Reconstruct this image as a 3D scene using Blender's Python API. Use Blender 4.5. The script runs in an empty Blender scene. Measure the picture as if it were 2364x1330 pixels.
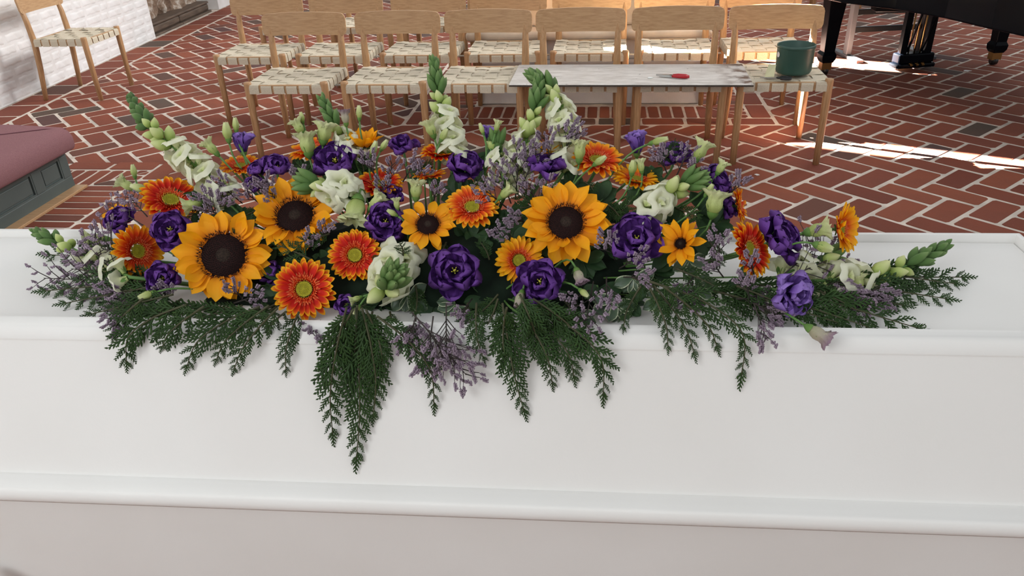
import bpy, math, random
from mathutils import Vector, Matrix, noise
rnd = random.Random(7)
PI = math.pi
C = bpy.context.scene.collection
sc = bpy.context.scene

# ------------------------------------------------------------------ camera
W_IMG, H_IMG, F_PX = 2364.0, 1330.0, 1787.0
PITCH, YAW, ROLL, CAM_H = 0.5045, 0.1232, -0.0372, 1.55
FW = Vector((-math.sin(YAW)*math.cos(PITCH), math.cos(YAW)*math.cos(PITCH), -math.sin(PITCH)))
_r = Vector((math.cos(YAW), math.sin(YAW), 0)); _u = _r.cross(FW)
RT = _r*math.cos(ROLL) + _u*math.sin(ROLL)
UP = -_r*math.sin(ROLL) + _u*math.cos(ROLL)
EYE = Vector((0, 0, CAM_H))
cd = bpy.data.cameras.new('camera'); cam = bpy.data.objects.new('camera', cd); C.objects.link(cam)
cd.sensor_fit = 'HORIZONTAL'; cd.sensor_width = 36; cd.lens = 36*F_PX/W_IMG
cd.clip_start = 0.02; cd.clip_end = 200
cam.matrix_world = Matrix(((RT.x, UP.x, -FW.x, EYE.x), (RT.y, UP.y, -FW.y, EYE.y), (RT.z, UP.z, -FW.z, EYE.z), (0, 0, 0, 1)))
sc.camera = cam

# ------------------------------------------------------------------ light
wd = bpy.data.worlds.new('world'); sc.world = wd; wd.use_nodes = True
wd.node_tree.nodes['Background'].inputs[0].default_value = (0.95, 0.975, 1.0, 1)
wd.node_tree.nodes['Background'].inputs[1].default_value = 0.72
def lamp(name, kind, loc, aim, power, color, size=1, sizey=None):
    l = bpy.data.lights.new(name, kind); o = bpy.data.objects.new(name, l); C.objects.link(o)
    l.energy = power; l.color = color; o.location = loc
    o.rotation_euler = (Vector(aim)-Vector(loc)).to_track_quat('-Z', 'Y').to_euler()
    if kind == 'AREA':
        l.shape = 'RECTANGLE'; l.size = size; l.size_y = sizey or size
    return o
SUN_AZ, SUN_EL = math.radians(-23), math.radians(27)
sd = Vector((math.cos(SUN_AZ)*math.cos(SUN_EL), math.sin(SUN_AZ)*math.cos(SUN_EL), -math.sin(SUN_EL)))
s = lamp('sun', 'SUN', (-6, 6, 8), Vector((-6, 6, 8))+sd, 400, (1, 0.95, 0.86)); s.data.angle = 0.009
lamp('window_light', 'AREA', (-3.2, -2.6, 3.2), (-0.2, 1.2, 0.7), 122, (0.95, 0.98, 1.0), 2.4, 3.0)
lamp('high_window_light', 'AREA', (3.5, 9.5, 5.5), (-0.8, 5.6, 0), 35, (1, 0.97, 0.92), 3.0, 3.0)
wall_fill = lamp('wall_fill_light', 'AREA', (4.0, 8.0, 4.8), (-4.6, 6.0, 0.3), 120, (1, 0.99, 0.98), 2.0, 2.5); wall_fill.data.spread = math.radians(80)   # unseen lamp added to brighten the left wall; spread narrowed to spare the coffin
vs = sc.view_settings
vs.view_transform = 'Standard'; vs.look = 'None'; vs.gamma = 1; vs.exposure = 0; vs.use_curve_mapping = False

# ------------------------------------------------------------------ pixel helpers (true positions measured in the photograph)
def ray(px, py):
    return FW + RT*((px-W_IMG/2)/F_PX) - UP*((py-H_IMG/2)/F_PX)
def at_z(px, py, z):
    d = ray(px, py); return EYE + d*((z-CAM_H)/d.z)
def at_y(px, py, Y):
    d = ray(px, py); return EYE + d*(Y/d.y)
def proj(p):
    d = Vector(p)-EYE; z = d.dot(FW)
    return (W_IMG/2+F_PX*d.dot(RT)/z, H_IMG/2-F_PX*d.dot(UP)/z, z)

# ------------------------------------------------------------------ materials
def lin(c):
    r = []
    for v in c:
        v /= 255.0
        r.append(v/12.92 if v <= 0.04045 else ((v+0.055)/1.055)**2.4)
    return (*r, 1)
class NT:
    def __init__(self, name):
        self.m = bpy.data.materials.new(name); self.m.use_nodes = True
        self.t = self.m.node_tree; self.b = self.t.nodes['Principled BSDF']
    def n(self, kind, **k):
        o = self.t.nodes.new(kind)
        for a, b in k.items():
            setattr(o, a, b)
        return o
    def l(self, a, b): self.t.links.new(a, b)
    def math(self, op, a, b=None, clamp=False):
        o = self.n('ShaderNodeMath', operation=op, use_clamp=clamp)
        for i, v in enumerate((a, b)):
            if v is None: continue
            if isinstance(v, (int, float)): o.inputs[i].default_value = v
            else: self.l(v, o.inputs[i])
        return o.outputs[0]
    def attr(self, name): return self.n('ShaderNodeAttribute', attribute_name=name).outputs['Fac']
    def ramp(self, fac, stops, interp='LINEAR'):
        o = self.n('ShaderNodeValToRGB'); cr = o.color_ramp; cr.interpolation = interp
        while len(cr.elements) < len(stops): cr.elements.new(0.5)
        for e, (p, c) in zip(cr.elements, stops): e.position = p; e.color = lin(c)
        self.l(fac, o.inputs[0]); return o.outputs[0]
    def noise(self, scale, detail=3, vec=None, stretch=None, rough=0.5):
        o = self.n('ShaderNodeTexNoise'); o.inputs['Scale'].default_value = scale; o.inputs['Detail'].default_value = detail
        o.inputs['Roughness'].default_value = rough
        v = vec or self.n('ShaderNodeTexCoord').outputs['Object']
        if stretch:
            mp = self.n('ShaderNodeMapping'); mp.inputs['Scale'].default_value = stretch; self.l(v, mp.inputs[0]); v = mp.outputs[0]
        self.l(v, o.inputs['Vector']); return o.outputs['Fac']
    def mix(self, fac, a, b, mode='MIX'):
        o = self.n('ShaderNodeMix', data_type='RGBA', blend_type=mode)
        for s_, v in ((o.inputs[0], fac), (o.inputs[6], a), (o.inputs[7], b)):
            if isinstance(v, (int, float)): s_.default_value = v
            elif isinstance(v, tuple): s_.default_value = v
            else: self.l(v, s_)
        return o.outputs[2]
    def bump(self, h, strength=0.3, dist=0.01):
        o = self.n('ShaderNodeBump'); o.inputs['Strength'].default_value = strength; o.inputs['Distance'].default_value = dist
        self.l(h, o.inputs['Height']); self.l(o.outputs[0], self.b.inputs['Normal'])
    def set(self, col=None, rough=None, metal=None, spec=None):
        if col is not None:
            if isinstance(col, tuple): self.b.inputs['Base Color'].default_value = col
            else: self.l(col, self.b.inputs['Base Color'])
        if rough is not None: self.b.inputs['Roughness'].default_value = rough
        if metal is not None: self.b.inputs['Metallic'].default_value = metal
        if spec is not None: self.b.inputs['Specular IOR Level'].default_value = spec
        return self
    def translucent(self, col, fac=0.25):
        tr = self.n('ShaderNodeBsdfTranslucent'); mx = self.n('ShaderNodeMixShader'); mx.inputs[0].default_value = fac
        if isinstance(col, tuple): tr.inputs[0].default_value = col
        else: self.l(col, tr.inputs[0])
        out = self.t.nodes['Material Output']
        self.l(self.b.outputs[0], mx.inputs[1]); self.l(tr.outputs[0], mx.inputs[2]); self.l(mx.outputs[0], out.inputs[0])
def plain(name, c, rough=0.5, metal=0, spec=0.5, var=0.0, vscale=20):
    n = NT(name)
    if var:
        f = n.noise(vscale, 4)
        a = tuple(max(0, x*(1-var)) for x in c); b = tuple(min(255, x*(1+var)) for x in c)
        n.set(n.ramp(f, [(0.3, a), (0.7, b)]))
    else: n.set(lin(c))
    return n.set(rough=rough, metal=metal, spec=spec).m
def petal_mat(name, stops, edge=0.35, streak=0.25, rough=0.55, trans=0.22, sscale=(3, 60, 3), power=1.0):
    """colour runs along the petal (pv) and towards its edges (pu); streaks follow its length"""
    n = NT(name); pv, pu = n.attr('pv'), n.attr('pu')
    e = n.math('MULTIPLY', n.math('POWER', n.math('ABSOLUTE', pu), 3.0), edge)
    t = n.math('ADD', n.math('POWER', pv, power), n.math('MULTIPLY', e, pv))
    st = n.noise(6, 2, stretch=sscale)
    t2 = n.math('ADD', t, n.math('MULTIPLY', n.math('SUBTRACT', st, 0.5), streak), True)
    oi = n.n('ShaderNodeObjectInfo').outputs['Random']
    t3 = n.math('ADD', t2, n.math('MULTIPLY', n.math('SUBTRACT', oi, 0.5), 0.12), True)
    col = n.ramp(t3, stops)
    n.set(col, rough=rough, spec=0.3)
    n.bump(n.noise(8, 2, stretch=sscale), 0.25, 0.004)
    n.translucent(col, trans); return n.m

M = {}
n = NT('white_paint'); n.set(n.ramp(n.noise(3, 2), [(0.3, (226, 224, 220)), (0.7, (232, 231, 228))]), rough=0.5, spec=0.2); n.bump(n.noise(260, 2), 0.06, 0.002); M['white'] = n.m
M['mortar'] = plain('floor_mortar', (206, 194, 182), 0.95, var=0.1, vscale=9, spec=0.2)
n = NT('floor_brick')
oi = n.attr('tint'); big = n.noise(4, 5, stretch=(1, 1, 1), rough=0.65)
base = n.ramp(oi, [(0.0, (114, 61, 47)), (0.3, (128, 69, 52)), (0.62, (141, 79, 58)), (0.80, (122, 67, 53)), (0.88, (96, 68, 58)), (0.96, (86, 75, 66)), (1.0, (90, 64, 62))])
col = n.mix(n.math('MULTIPLY', n.math('SUBTRACT', big, 0.42), 1.1, True), base, lin((104, 66, 56)))
col = n.mix(n.math('MULTIPLY', n.math('SUBTRACT', n.noise(70, 4), 0.66), 2.2, True), col, lin((186, 150, 130)))
n.set(col, rough=0.8, spec=0.2); n.bump(n.noise(45, 5), 0.35, 0.006); M['brick'] = n.m
n = NT('limewash'); n.set(n.ramp(n.noise(5, 5), [(0.25, (222, 219, 216)), (0.75, (238, 237, 236))]), rough=0.9, spec=0.2); n.bump(n.noise(14, 5), 0.25, 0.02); M['lime'] = n.m
n = NT('oak'); g = n.noise(6, 5, stretch=(1.5, 22, 22), rough=0.6); n.set(n.ramp(g, [(0.28, (162, 124, 88)), (0.5, (180, 143, 104)), (0.72, (192, 157, 118))]), rough=0.45, spec=0.35); n.bump(g, 0.12, 0.003); M['oak'] = n.m
n = NT('oak_leg'); g = n.noise(6, 4, stretch=(22, 22, 1.5), rough=0.6); n.set(n.ramp(g, [(0.28, (154, 114, 78)), (0.5, (176, 136, 96)), (0.72, (192, 152, 112))]), rough=0.42, spec=0.35); M['oakleg'] = n.m
n = NT('webbing'); g = n.noise(300, 2); n.set(n.ramp(g, [(0.3, (192, 180, 158)), (0.7, (212, 202, 182))]), rough=0.85, spec=0.2); n.bump(g, 0.2, 0.002); M['web'] = n.m
n = NT('painted_board')
tc = n.n('ShaderNodeTexCoord').outputs['Object']
st = n.noise(5, 6, stretch=(1.2, 5, 1), rough=0.7); sx = n.n('ShaderNodeSeparateXYZ'); n.l(tc, sx.inputs[0])
right = n.math('MULTIPLY', n.math('SUBTRACT', sx.outputs[0], 0.46), 7.0, True)
stain = n.math('MULTIPLY', right, n.math('MULTIPLY', n.math('SUBTRACT', n.noise(11, 5), 0.44), 7, True))
c0 = n.ramp(st, [(0.32, (176, 168, 160)), (0.6, (208, 203, 197)), (0.75, (220, 216, 211))])
c0 = n.mix(stain, c0, lin((98, 72, 56)))
c0 = n.mix(n.math('MULTIPLY', n.math('SUBTRACT', n.noise(26, 3), 0.70), 12, True), c0, lin((92, 82, 74)))
n.set(c0, rough=0.6, spec=0.3); M['board'] = n.m
M['boardedge'] = plain('plywood_edge', (66, 58, 50), 0.8, var=0.15, vscale=60)
M['steel'] = plain('brushed_steel', (180, 180, 178), 0.35, 1)
M['greymetal'] = plain('grey_painted_metal', (92, 95, 98), 0.4)
M['red'] = plain('red_plastic', (176, 18, 34), 0.35)
M['blackpl'] = plain('black_plastic', (20, 20, 22), 0.35)
n = NT('piano_lacquer'); n.set(lin((8, 11, 17)), rough=0.22, spec=0.08); M['piano'] = n.m
M['brass'] = plain('brass', (150, 116, 70), 0.35, 1)
M['bucket'] = plain('green_plastic', (46, 80, 70), 0.42, var=0.05, vscale=8)
M['cream'] = plain('cream_paper', (226, 222, 180), 0.8)
M['sticker'] = plain('white_sticker', (225, 228, 226), 0.5)
n = NT('mauve_cloth'); g = n.noise(240, 2); n.set(n.ramp(g, [(0.3, (128, 90, 94)), (0.7, (142, 104, 106))]), rough=0.95, spec=0.1); n.bump(g, 0.3, 0.003); M['mauve'] = n.m
M['mauvedark'] = plain('mauve_piping', (104, 64, 72), 0.95)
M['greypaint'] = plain('grey_green_paint', (80, 90, 88), 0.45, var=0.04, vscale=5)
M['cream_stone'] = plain('cream_stone', (212, 196, 176), 0.7, var=0.06, vscale=6)
n = NT('carved_stone'); g = n.noise(7, 6, rough=0.7); n.set(n.ramp(g, [(0.3, (92, 68, 52)), (0.5, (140, 116, 96)), (0.62, (206, 196, 184)), (0.8, (120, 92, 72))]), rough=0.75); n.bump(g, 0.8, 0.05); M['carved'] = n.m
n = NT('dark_wood'); g = n.noise(5, 5, stretch=(10, 1, 10)); n.set(n.ramp(g, [(0.3, (70, 56, 46)), (0.7, (108, 90, 74))]), rough=0.6); M['darkwood'] = n.m

# flowers
M['sun_petal'] = petal_mat('sunflower_petal', [(0, (222, 120, 6)), (0.35, (246, 164, 8)), (1, (252, 180, 18))], 0.1, 0.35)
M['sun_disc'] = plain('sunflower_disc', (34, 16, 14), 0.8, var=0.35, vscale=30, spec=0.2)
M['sun_core'] = plain('sunflower_disc_core', (44, 34, 28), 0.85, var=0.3, vscale=40, spec=0.2)
M['ger_red'] = petal_mat('gerbera_red_petal', [(0, (188, 10, 4)), (0.34, (210, 30, 6)), (0.55, (234, 94, 12)), (0.74, (250, 186, 22))], 0.4, 0.16, power=1.3)
M['ger_orange'] = petal_mat('gerbera_orange_petal', [(0, (204, 30, 4)), (0.32, (226, 70, 8)), (0.55, (244, 132, 16)), (0.78, (250, 186, 34))], 0.4, 0.25, power=1.15)
M['ger_yellow'] = petal_mat('gerbera_yellow_petal', [(0, (206, 34, 6)), (0.16, (226, 80, 8)), (0.34, (244, 150, 12)), (0.8, (250, 190, 24))], 0.3, 0.25)
M['ger_floret'] = petal_mat('gerbera_floret', [(0, (190, 24, 6)), (0.6, (226, 62, 18)), (1, (246, 150, 90))], 0.1, 0.1)
M['ger_center'] = plain('gerbera_centre', (142, 134, 18), 0.8, var=0.3, vscale=60)
M['ger_anther'] = plain('gerbera_anther', (226, 170, 60), 0.7, var=0.2, vscale=40)
PUR = [(0, (48, 16, 70)), (0.35, (68, 26, 102)), (0.8, (86, 40, 126)), (1, (118, 72, 158))]
M['lis_dark'] = petal_mat('lisianthus_petal', PUR, 0.2, 0.45, sscale=(3, 24, 3), rough=0.75)
M['lis_light'] = petal_mat('lisianthus_lilac_petal', [(0, (76, 44, 120)), (0.4, (110, 76, 160)), (0.8, (134, 98, 184)), (1, (156, 124, 204))], 0.2, 0.4, sscale=(3, 24, 3))
M['lis_green'] = petal_mat('lisianthus_bud_petal', [(0, (132, 150, 68)), (0.4, (176, 190, 112)), (0.8, (206, 214, 150)), (1, (222, 226, 178))], 0.2, 0.3, sscale=(3, 24, 3))
M['lis_faded'] = petal_mat('lisianthus_faded_petal', [(0, (150, 152, 112)), (0.6, (186, 178, 156)), (1, (150, 124, 140))], 0.2, 0.5)
M['stamen'] = plain('lisianthus_stamen', (206, 200, 70), 0.6)
M['snap_white'] = petal_mat('snapdragon_floret', [(0, (176, 192, 110)), (0.35, (218, 222, 172)), (0.7, (234, 235, 204)), (1, (240, 240, 218))], 0.1, 0.25, trans=0.3)
M['snap_pale'] = petal_mat('snapdragon_pale_bud', [(0, (128, 156, 66)), (0.45, (186, 202, 120)), (1, (222, 226, 168))], 0.1, 0.25)
M['snap_green'] = petal_mat('snapdragon_green_bud', [(0, (62, 94, 44)), (0.6, (94, 128, 66)), (1, (134, 160, 100))], 0.1, 0.3)
M['stem'] = plain('green_stem', (84, 122, 58), 0.55, var=0.12, vscale=30)
M['sepal'] = petal_mat('green_sepal', [(0, (74, 110, 50)), (1, (112, 150, 74))], 0.1, 0.3)
M['statice'] = petal_mat('statice_floret', [(0, (72, 56, 66)), (0.45, (146, 122, 142)), (1, (202, 182, 198))], 0.1, 0.5, trans=0.15)
M['twig'] = plain('statice_twig', (52, 44, 40), 0.8, var=0.2, vscale=40)
M['cedar'] = petal_mat('cedar_leaf', [(0, (28, 46, 20)), (0.5, (46, 74, 30)), (1, (74, 104, 44))], 0.1, 0.4, trans=0.1, rough=0.5)
M['cedarstem'] = plain('cedar_stem', (62, 62, 36), 0.7)
n = NT('variegated_leaf'); pu = n.attr('pu'); e = n.math('ADD', n.math('ABSOLUTE', pu), n.math('MULTIPLY', n.math('SUBTRACT', n.noise(40, 3), 0.5), 0.5))
n.set(n.ramp(e, [(0.0, (58, 78, 56)), (0.6, (72, 94, 68)), (0.84, (84, 104, 76)), (0.93, (202, 208, 176))]), rough=0.4); M['varleaf'] = n.m
M['leaf'] = petal_mat('dark_leaf', [(0, (34, 58, 34)), (1, (58, 88, 52))], 0.1, 0.3, rough=0.4, trans=0.1)
M['foam'] = plain('wet_floral_foam', (18, 30, 20), 0.9, var=0.3, vscale=30, spec=0.2)

# ------------------------------------------------------------------ mesh helpers
class MB:
    def __init__(self): self.v = []; self.f = []; self.pu = []; self.pv = []; self.t = []
    def add(self, vs, fs, pu=None, pv=None, tint=0.0):
        o = len(self.v); self.v += [tuple(p) for p in vs]; self.f += [tuple(i+o for i in f) for f in fs]
        self.pu += pu or [0.0]*len(vs); self.pv += pv or [0.5]*len(vs); self.t += [tint]*len(vs)
    def merge(self, other, mat):
        self.add([mat @ Vector(p) for p in other.v], other.f, list(other.pu), list(other.pv))
    def box(self, lo, hi):
        x0, y0, z0 = lo; x1, y1, z1 = hi
        self.add([(x0,y0,z0),(x1,y0,z0),(x1,y1,z0),(x0,y1,z0),(x0,y0,z1),(x1,y0,z1),(x1,y1,z1),(x0,y1,z1)],
                 [(0,3,2,1),(4,5,6,7),(0,1,5,4),(1,2,6,5),(2,3,7,6),(3,0,4,7)])
    def surf(self, fn, nu, nv, closed=False, u0=-1, u1=1):
        vs, pu, pv = [], [], []
        cols = nu if closed else nu+1
        for j in range(nv+1):
            for i in range(cols):
                u = u0+(u1-u0)*i/nu; v = j/nv
                vs.append(fn(u, v)); pu.append(0.0 if closed else u); pv.append(v)
        fs = []
        for j in range(nv):
            for i in range(nu):
                i2 = (i+1) % cols
                fs.append((j*cols+i, j*cols+i2, (j+1)*cols+i2, (j+1)*cols+i))
        self.add(vs, fs, pu, pv)
    def tube(self, pts, rad, n=6, cap=True, pv=None):
        pts = [Vector(p) for p in pts]; k = len(pts)
        if not isinstance(rad, (list, tuple)): rad = [rad]*k
        ref = None; vs = []; pvs = []
        for i, p in enumerate(pts):
            t = (pts[min(i+1, k-1)]-pts[max(i-1, 0)])
            t = t.normalized() if t.length > 1e-9 else Vector((0, 0, 1))
            if ref is None:
                ref = t.orthogonal().normalized()
            ref = (ref - t*ref.dot(t)); ref = ref.normalized() if ref.length > 1e-6 else t.orthogonal().normalized()
            b = t.cross(ref)
            for a in range(n):
                th = 2*PI*a/n; vs.append(p+(ref*math.cos(th)+b*math.sin(th))*rad[i]); pvs.append(i/(k-1) if pv is None else pv)
        fs = [(i*n+a, i*n+(a+1) % n, (i+1)*n+(a+1) % n, (i+1)*n+a) for i in range(k-1) for a in range(n)]
        if cap: fs += [tuple(range(n-1, -1, -1)), tuple((k-1)*n+a for a in range(n))]
        self.add(vs, fs, None, pvs)
    def lathe(self, prof, n=24, cap0=False, cap1=False):
        vs = [(r*math.cos(2*PI*a/n), r*math.sin(2*PI*a/n), z) for r, z in prof for a in range(n)]
        k = len(prof)
        fs = [(i*n+a, i*n+(a+1) % n, (i+1)*n+(a+1) % n, (i+1)*n+a) for i in range(k-1) for a in range(n)]
        if cap0: fs.append(tuple(range(n-1, -1, -1)))
        if cap1: fs.append(tuple((k-1)*n+a for a in range(n)))
        self.add(vs, fs, None, [i/max(1, k-1) for i in range(k) for a in range(n)])
    def prism(self, poly, z0, z1):
        n = len(poly)
        self.add([(x, y, z0) for x, y in poly]+[(x, y, z1) for x, y in poly],
                 [tuple(range(n-1, -1, -1)), tuple(range(n, 2*n))]+[(i, (i+1) % n, n+(i+1) % n, n+i) for i in range(n)])
    def mesh(self, name, mats, smooth=True, tint=False):
        me = bpy.data.meshes.new(name); me.from_pydata(self.v, [], self.f)
        for m in (mats if isinstance(mats, (list, tuple)) else [mats]): me.materials.append(m)
        me.attributes.new('pu', 'FLOAT', 'POINT').data.foreach_set('value', self.pu)
        me.attributes.new('pv', 'FLOAT', 'POINT').data.foreach_set('value', self.pv)
        if tint: me.attributes.new('tint', 'FLOAT', 'POINT').data.foreach_set('value', self.t)
        if smooth: me.polygons.foreach_set('use_smooth', [True]*len(me.polygons))
        me.update(); return me
def link(name, me, parent=None, mat=None):
    o = bpy.data.objects.new(name, me); C.objects.link(o)
    if parent: o.parent = parent
    if mat is not None: o.matrix_basis = mat
    return o
def tag(o, label=None, cat=None, group=None, kind=None):
    for k, v in (('label', label), ('category', cat), ('group', group), ('kind', kind)):
        if v: o[k] = v
    return o
def thing(name, label, cat, mat=None, group=None):
    o = bpy.data.objects.new(name, None); C.objects.link(o); o.empty_display_size = 0.05
    if mat is not None: o.matrix_basis = mat
    return tag(o, label, cat, group)
def bevel(o, w=0.004, seg=2):
    m = o.modifiers.new('bevel', 'BEVEL'); m.width = w; m.segments = seg; m.limit_method = 'ANGLE'; m.angle_limit = math.radians(40); return o
def boxobj(name, lo, hi, mat, parent=None, bev=0.004):
    b = MB(); b.box(lo, hi); o = link(name, b.mesh(name, mat, False), parent)
    if bev: bevel(o, bev)
    return o
T = Matrix.Translation
def R(a, ax): return Matrix.Rotation(a, 4, ax)
def S(x, y=None, z=None):
    y = x if y is None else y; z = x if z is None else z
    return Matrix.Diagonal((x, y, z, 1))
def frame(pos, nrm, roll=0.0, scale=1.0, up=None):
    z = nrm.normalized(); x = (up or UP).cross(z)
    x = x.normalized() if x.length > 1e-4 else RT.copy(); y = z.cross(x)
    m = Matrix(((x.x, y.x, z.x, pos.x), (x.y, y.y, z.y, pos.y), (x.z, y.z, z.z, pos.z), (0, 0, 0, 1)))
    return m @ R(roll, 'Z') @ S(scale)
ORD = ['zeroth','first','second','third','fourth','fifth','sixth','seventh','eighth','ninth','tenth','eleventh','twelfth','thirteenth','fourteenth','fifteenth','sixteenth','seventeenth','eighteenth','nineteenth','twentieth']
def ordinal(k):
    if k <= 20: return ORD[k]
    t, u = divmod(k, 10); tens = {2:'twenty', 3:'thirty', 4:'forty', 5:'fifty', 6:'sixty', 7:'seventy'}[t]
    return tens+'-'+ORD[u] if u else {2:'twentieth', 3:'thirtieth', 4:'fortieth', 5:'fiftieth', 6:'sixtieth', 7:'seventieth'}[t]

# ------------------------------------------------------------------ floor
FX0, FX1, FY0, FY1 = -6.2, 6.5, -1.5, 13.5
def wallx(y): return -4.598 - 0.0632*(y-5.439)      # face of the left wall
fb = MB(); fb.box((-6.4, -12, -0.14), (9, 14, -0.0030))
floor = tag(link('floor', fb.mesh('floor', M['mortar'], False)), kind='structure')
BW = 0.21487/math.sqrt(2); JT = 0.023
UU = Vector((1, 1, 0))/math.sqrt(2); WWv = Vector((1, -1, 0))/math.sqrt(2)
F0 = Vector((2.8137, 5.5366, 0))
PLN = (-0.894, 5.474, 0.709, 6.65)                    # plinth footprint
KNL = (-4.6, 0.0, -2.93, 3.856)                      # kneeler footprint incl. trim
def ring(r, d): return (r[0]-d, r[1]-d, r[2]+d, r[3]+d)
BL = 0.285; RINGW = BL+0.155
EXC = [ring(PLN, RINGW), ring(KNL, RINGW-0.06)]
def clip(poly, nx, ny, d):                            # keep nx*x+ny*y >= d
    out = []
    for i in range(len(poly)):
        a, b = poly[i], poly[(i+1) % len(poly)]
        da, db = nx*a[0]+ny*a[1]-d, nx*b[0]+ny*b[1]-d
        if da >= 0: out.append(a)
        if da*db < 0:
            t = da/(da-db); out.append((a[0]+(b[0]-a[0])*t, a[1]+(b[1]-a[1])*t))
    return out
def area(p): return 0.5*abs(sum(p[i][0]*p[(i+1) % len(p)][1]-p[(i+1) % len(p)][0]*p[i][1] for i in range(len(p))))
polys = []
def rect_brick(c, ax, ay, hl, hw):
    return [(c.x+ax.x*sx*hl+ay.x*sy*hw, c.y+ax.y*sx*hl+ay.y*sy*hw) for sx, sy in ((-1, -1), (1, -1), (1, 1), (-1, 1))]
for m_ in range(-70, 70):
    for n_ in range(-30, 30):
        base = F0 + Vector((m_*BW*math.sqrt(2), n_*2*BW*math.sqrt(2), 0))
        for kind in 'AB':
            if kind == 'B': c = base - UU*BW + WWv*BW*0.5; ax, ay = UU, WWv
            else: c = base + UU*BW*0.5; ax, ay = WWv, UU
            if not (FX0 < c.x < FX1 and FY0 < c.y < FY1): continue
            p = rect_brick(c, ax, ay, BW-JT/2, BW/2-JT/2)
            wl = (wallx(0)+0.30, wallx(10)+0.30); dx = wl[1]-wl[0]; L = math.hypot(10, dx)
            nx, ny = 10/L, -dx/L; p = clip(p, nx, ny, nx*(wl[0]+0.012))
            ok = bool(p)
            for e in EXC:
                if not ok: break
                cx = sum(q[0] for q in p)/len(p); cy = sum(q[1] for q in p)/len(p)
                ds = [(e[0]-cx, (-1, 0, -e[0]+0.01)), (cx-e[2], (1, 0, e[2]+0.01)), (e[1]-cy, (0, -1, -e[1]+0.01)), (cy-e[3], (0, 1, e[3]+0.01))]
                d, h = max(ds, key=lambda q: q[0])
                if all(q[0] > e[2] or q[0] < e[0] or q[1] < e[1] or q[1] > e[3] for q in p): continue
                if d < -0.16: ok = False; break
                p = clip(p, *h); ok = len(p) > 2
            if ok and len(p) > 2 and area(p) > 0.0012: polys.append(p)
def course(p0, p1, out, depth, pitch, start=0.0):
    """a row of bricks from p0 to p1 reaching `depth` outwards"""
    d = (Vector(p1)-Vector(p0)); L = d.length; d.normalize(); k = max(1, round(L/pitch)); st = L/k; o = Vector(out)
    for i in range(k):
        a = Vector(p0)+d*(i*st+JT/2)+o*(start+JT/2); b = Vector(p0)+d*((i+1)*st-JT/2)+o*(start+JT/2)
        polys.append([tuple(a), tuple(b), tuple(b+o*(depth-JT)), tuple(a+o*(depth-JT))])
def ring_courses(r, sol, st, sides):
    x0, y0, x1, y1 = r
    for sd_, (a, b, o) in {'f': ((x0, y0), (x1, y0), (0, -1)), 'r': ((x1, y0), (x1, y1), (1, 0)), 'l': ((x0, y1), (x0, y0), (-1, 0)), 'b': ((x1, y1), (x0, y1), (0, 1))}.items():
        if sd_ not in sides: continue
        d = (Vector(b)-Vector(a)); L = d.length; d.normalize(); ov = Vector(o); k = round((L+2*sol)/0.083); stp = (L+2*sol)/k; j = 0.008
        for i in range(k):                                  # upright bricks, mitred at the corners
            t0, t1 = -sol+i*stp+j, -sol+(i+1)*stp-j
            q = [(t0, j), (t1, j), (t1, sol-j), (t0, sol-j)]
            q = clip(q, 1, 1, j); q = clip(q, -1, 1, -L+j) if len(q) > 2 else []
            if len(q) > 2 and area(q) > 0.0006: polys.append([tuple(Vector(a)+d*t+ov*s2) for t, s2 in q])
        course(Vector(a)-d*sol, Vector(b)+d*(sol+st), o, st, 2*BW, sol)
ring_courses(PLN, BL, 0.15, 'frlb')
ring_courses(KNL, BL-0.005, 0.155-0.06+0.05, 'rb')
a0 = Vector((wallx(-1.5)+0.004, -1.5)); a1 = Vector((wallx(13.5)+0.004, 13.5)); dv = (a1-a0).normalized()
course(a0, a1, (dv.y, -dv.x), 0.285, 2*BW)
def brick_mb(mb, poly, tint):
    k = len(poly); cx = sum(p[0] for p in poly)/k; cy = sum(p[1] for p in poly)/k
    sgn = sum(poly[i][0]*poly[(i+1) % k][1]-poly[(i+1) % k][0]*poly[i][1] for i in range(k))
    if sgn < 0: poly = poly[::-1]
    rc = []                                             # worn, cut-off corners
    for i in range(k):
        p, a, b = Vector(poly[i]), Vector(poly[i-1]), Vector(poly[(i+1) % k])
        for q in (a, b):
            d = q-p; r = min(0.006+rnd.random()*0.009, d.length*0.25)
            rc.append(p+d.normalized()*r + Vector((rnd.uniform(-1, 1), rnd.uniform(-1, 1)))*0.0022)
    zz = rnd.uniform(-0.0014, 0.0010)
    cvec = Vector((cx, cy)); m = len(rc)
    top = [(*(p+(cvec-p).normalized()*0.004), zz) for p in rc]; mid = [(*p, zz-0.0016) for p in rc]; bot = [(*p, -0.02) for p in rc]
    mb.add(top+mid+bot, [tuple(range(m))]+[(m+i, m+(i+1) % m, (i+1) % m, i) for i in range(m)]+[(2*m+i, 2*m+(i+1) % m, m+(i+1) % m, m+i) for i in range(m)], tint=tint)
cand = []
for i, p in enumerate(polys):
    cx = sum(q[0] for q in p)/len(p); cy = sum(q[1] for q in p)/len(p)
    X, Y, Z = proj((cx, cy, 0)) if cy > 0.6 else (0, 9999, 1)
    vis = Z > 0 and -20 < X < W_IMG+20 and -10 < Y < 536
    hid = (470 < X < 1640 and 330 < Y) or (X < 170 and Y > 300)
    cand.append((0 if vis and not hid else 1, Z, i))
single = {i for v, z, i in sorted(cand)[:300] if v == 0}
rest = MB()
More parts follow.
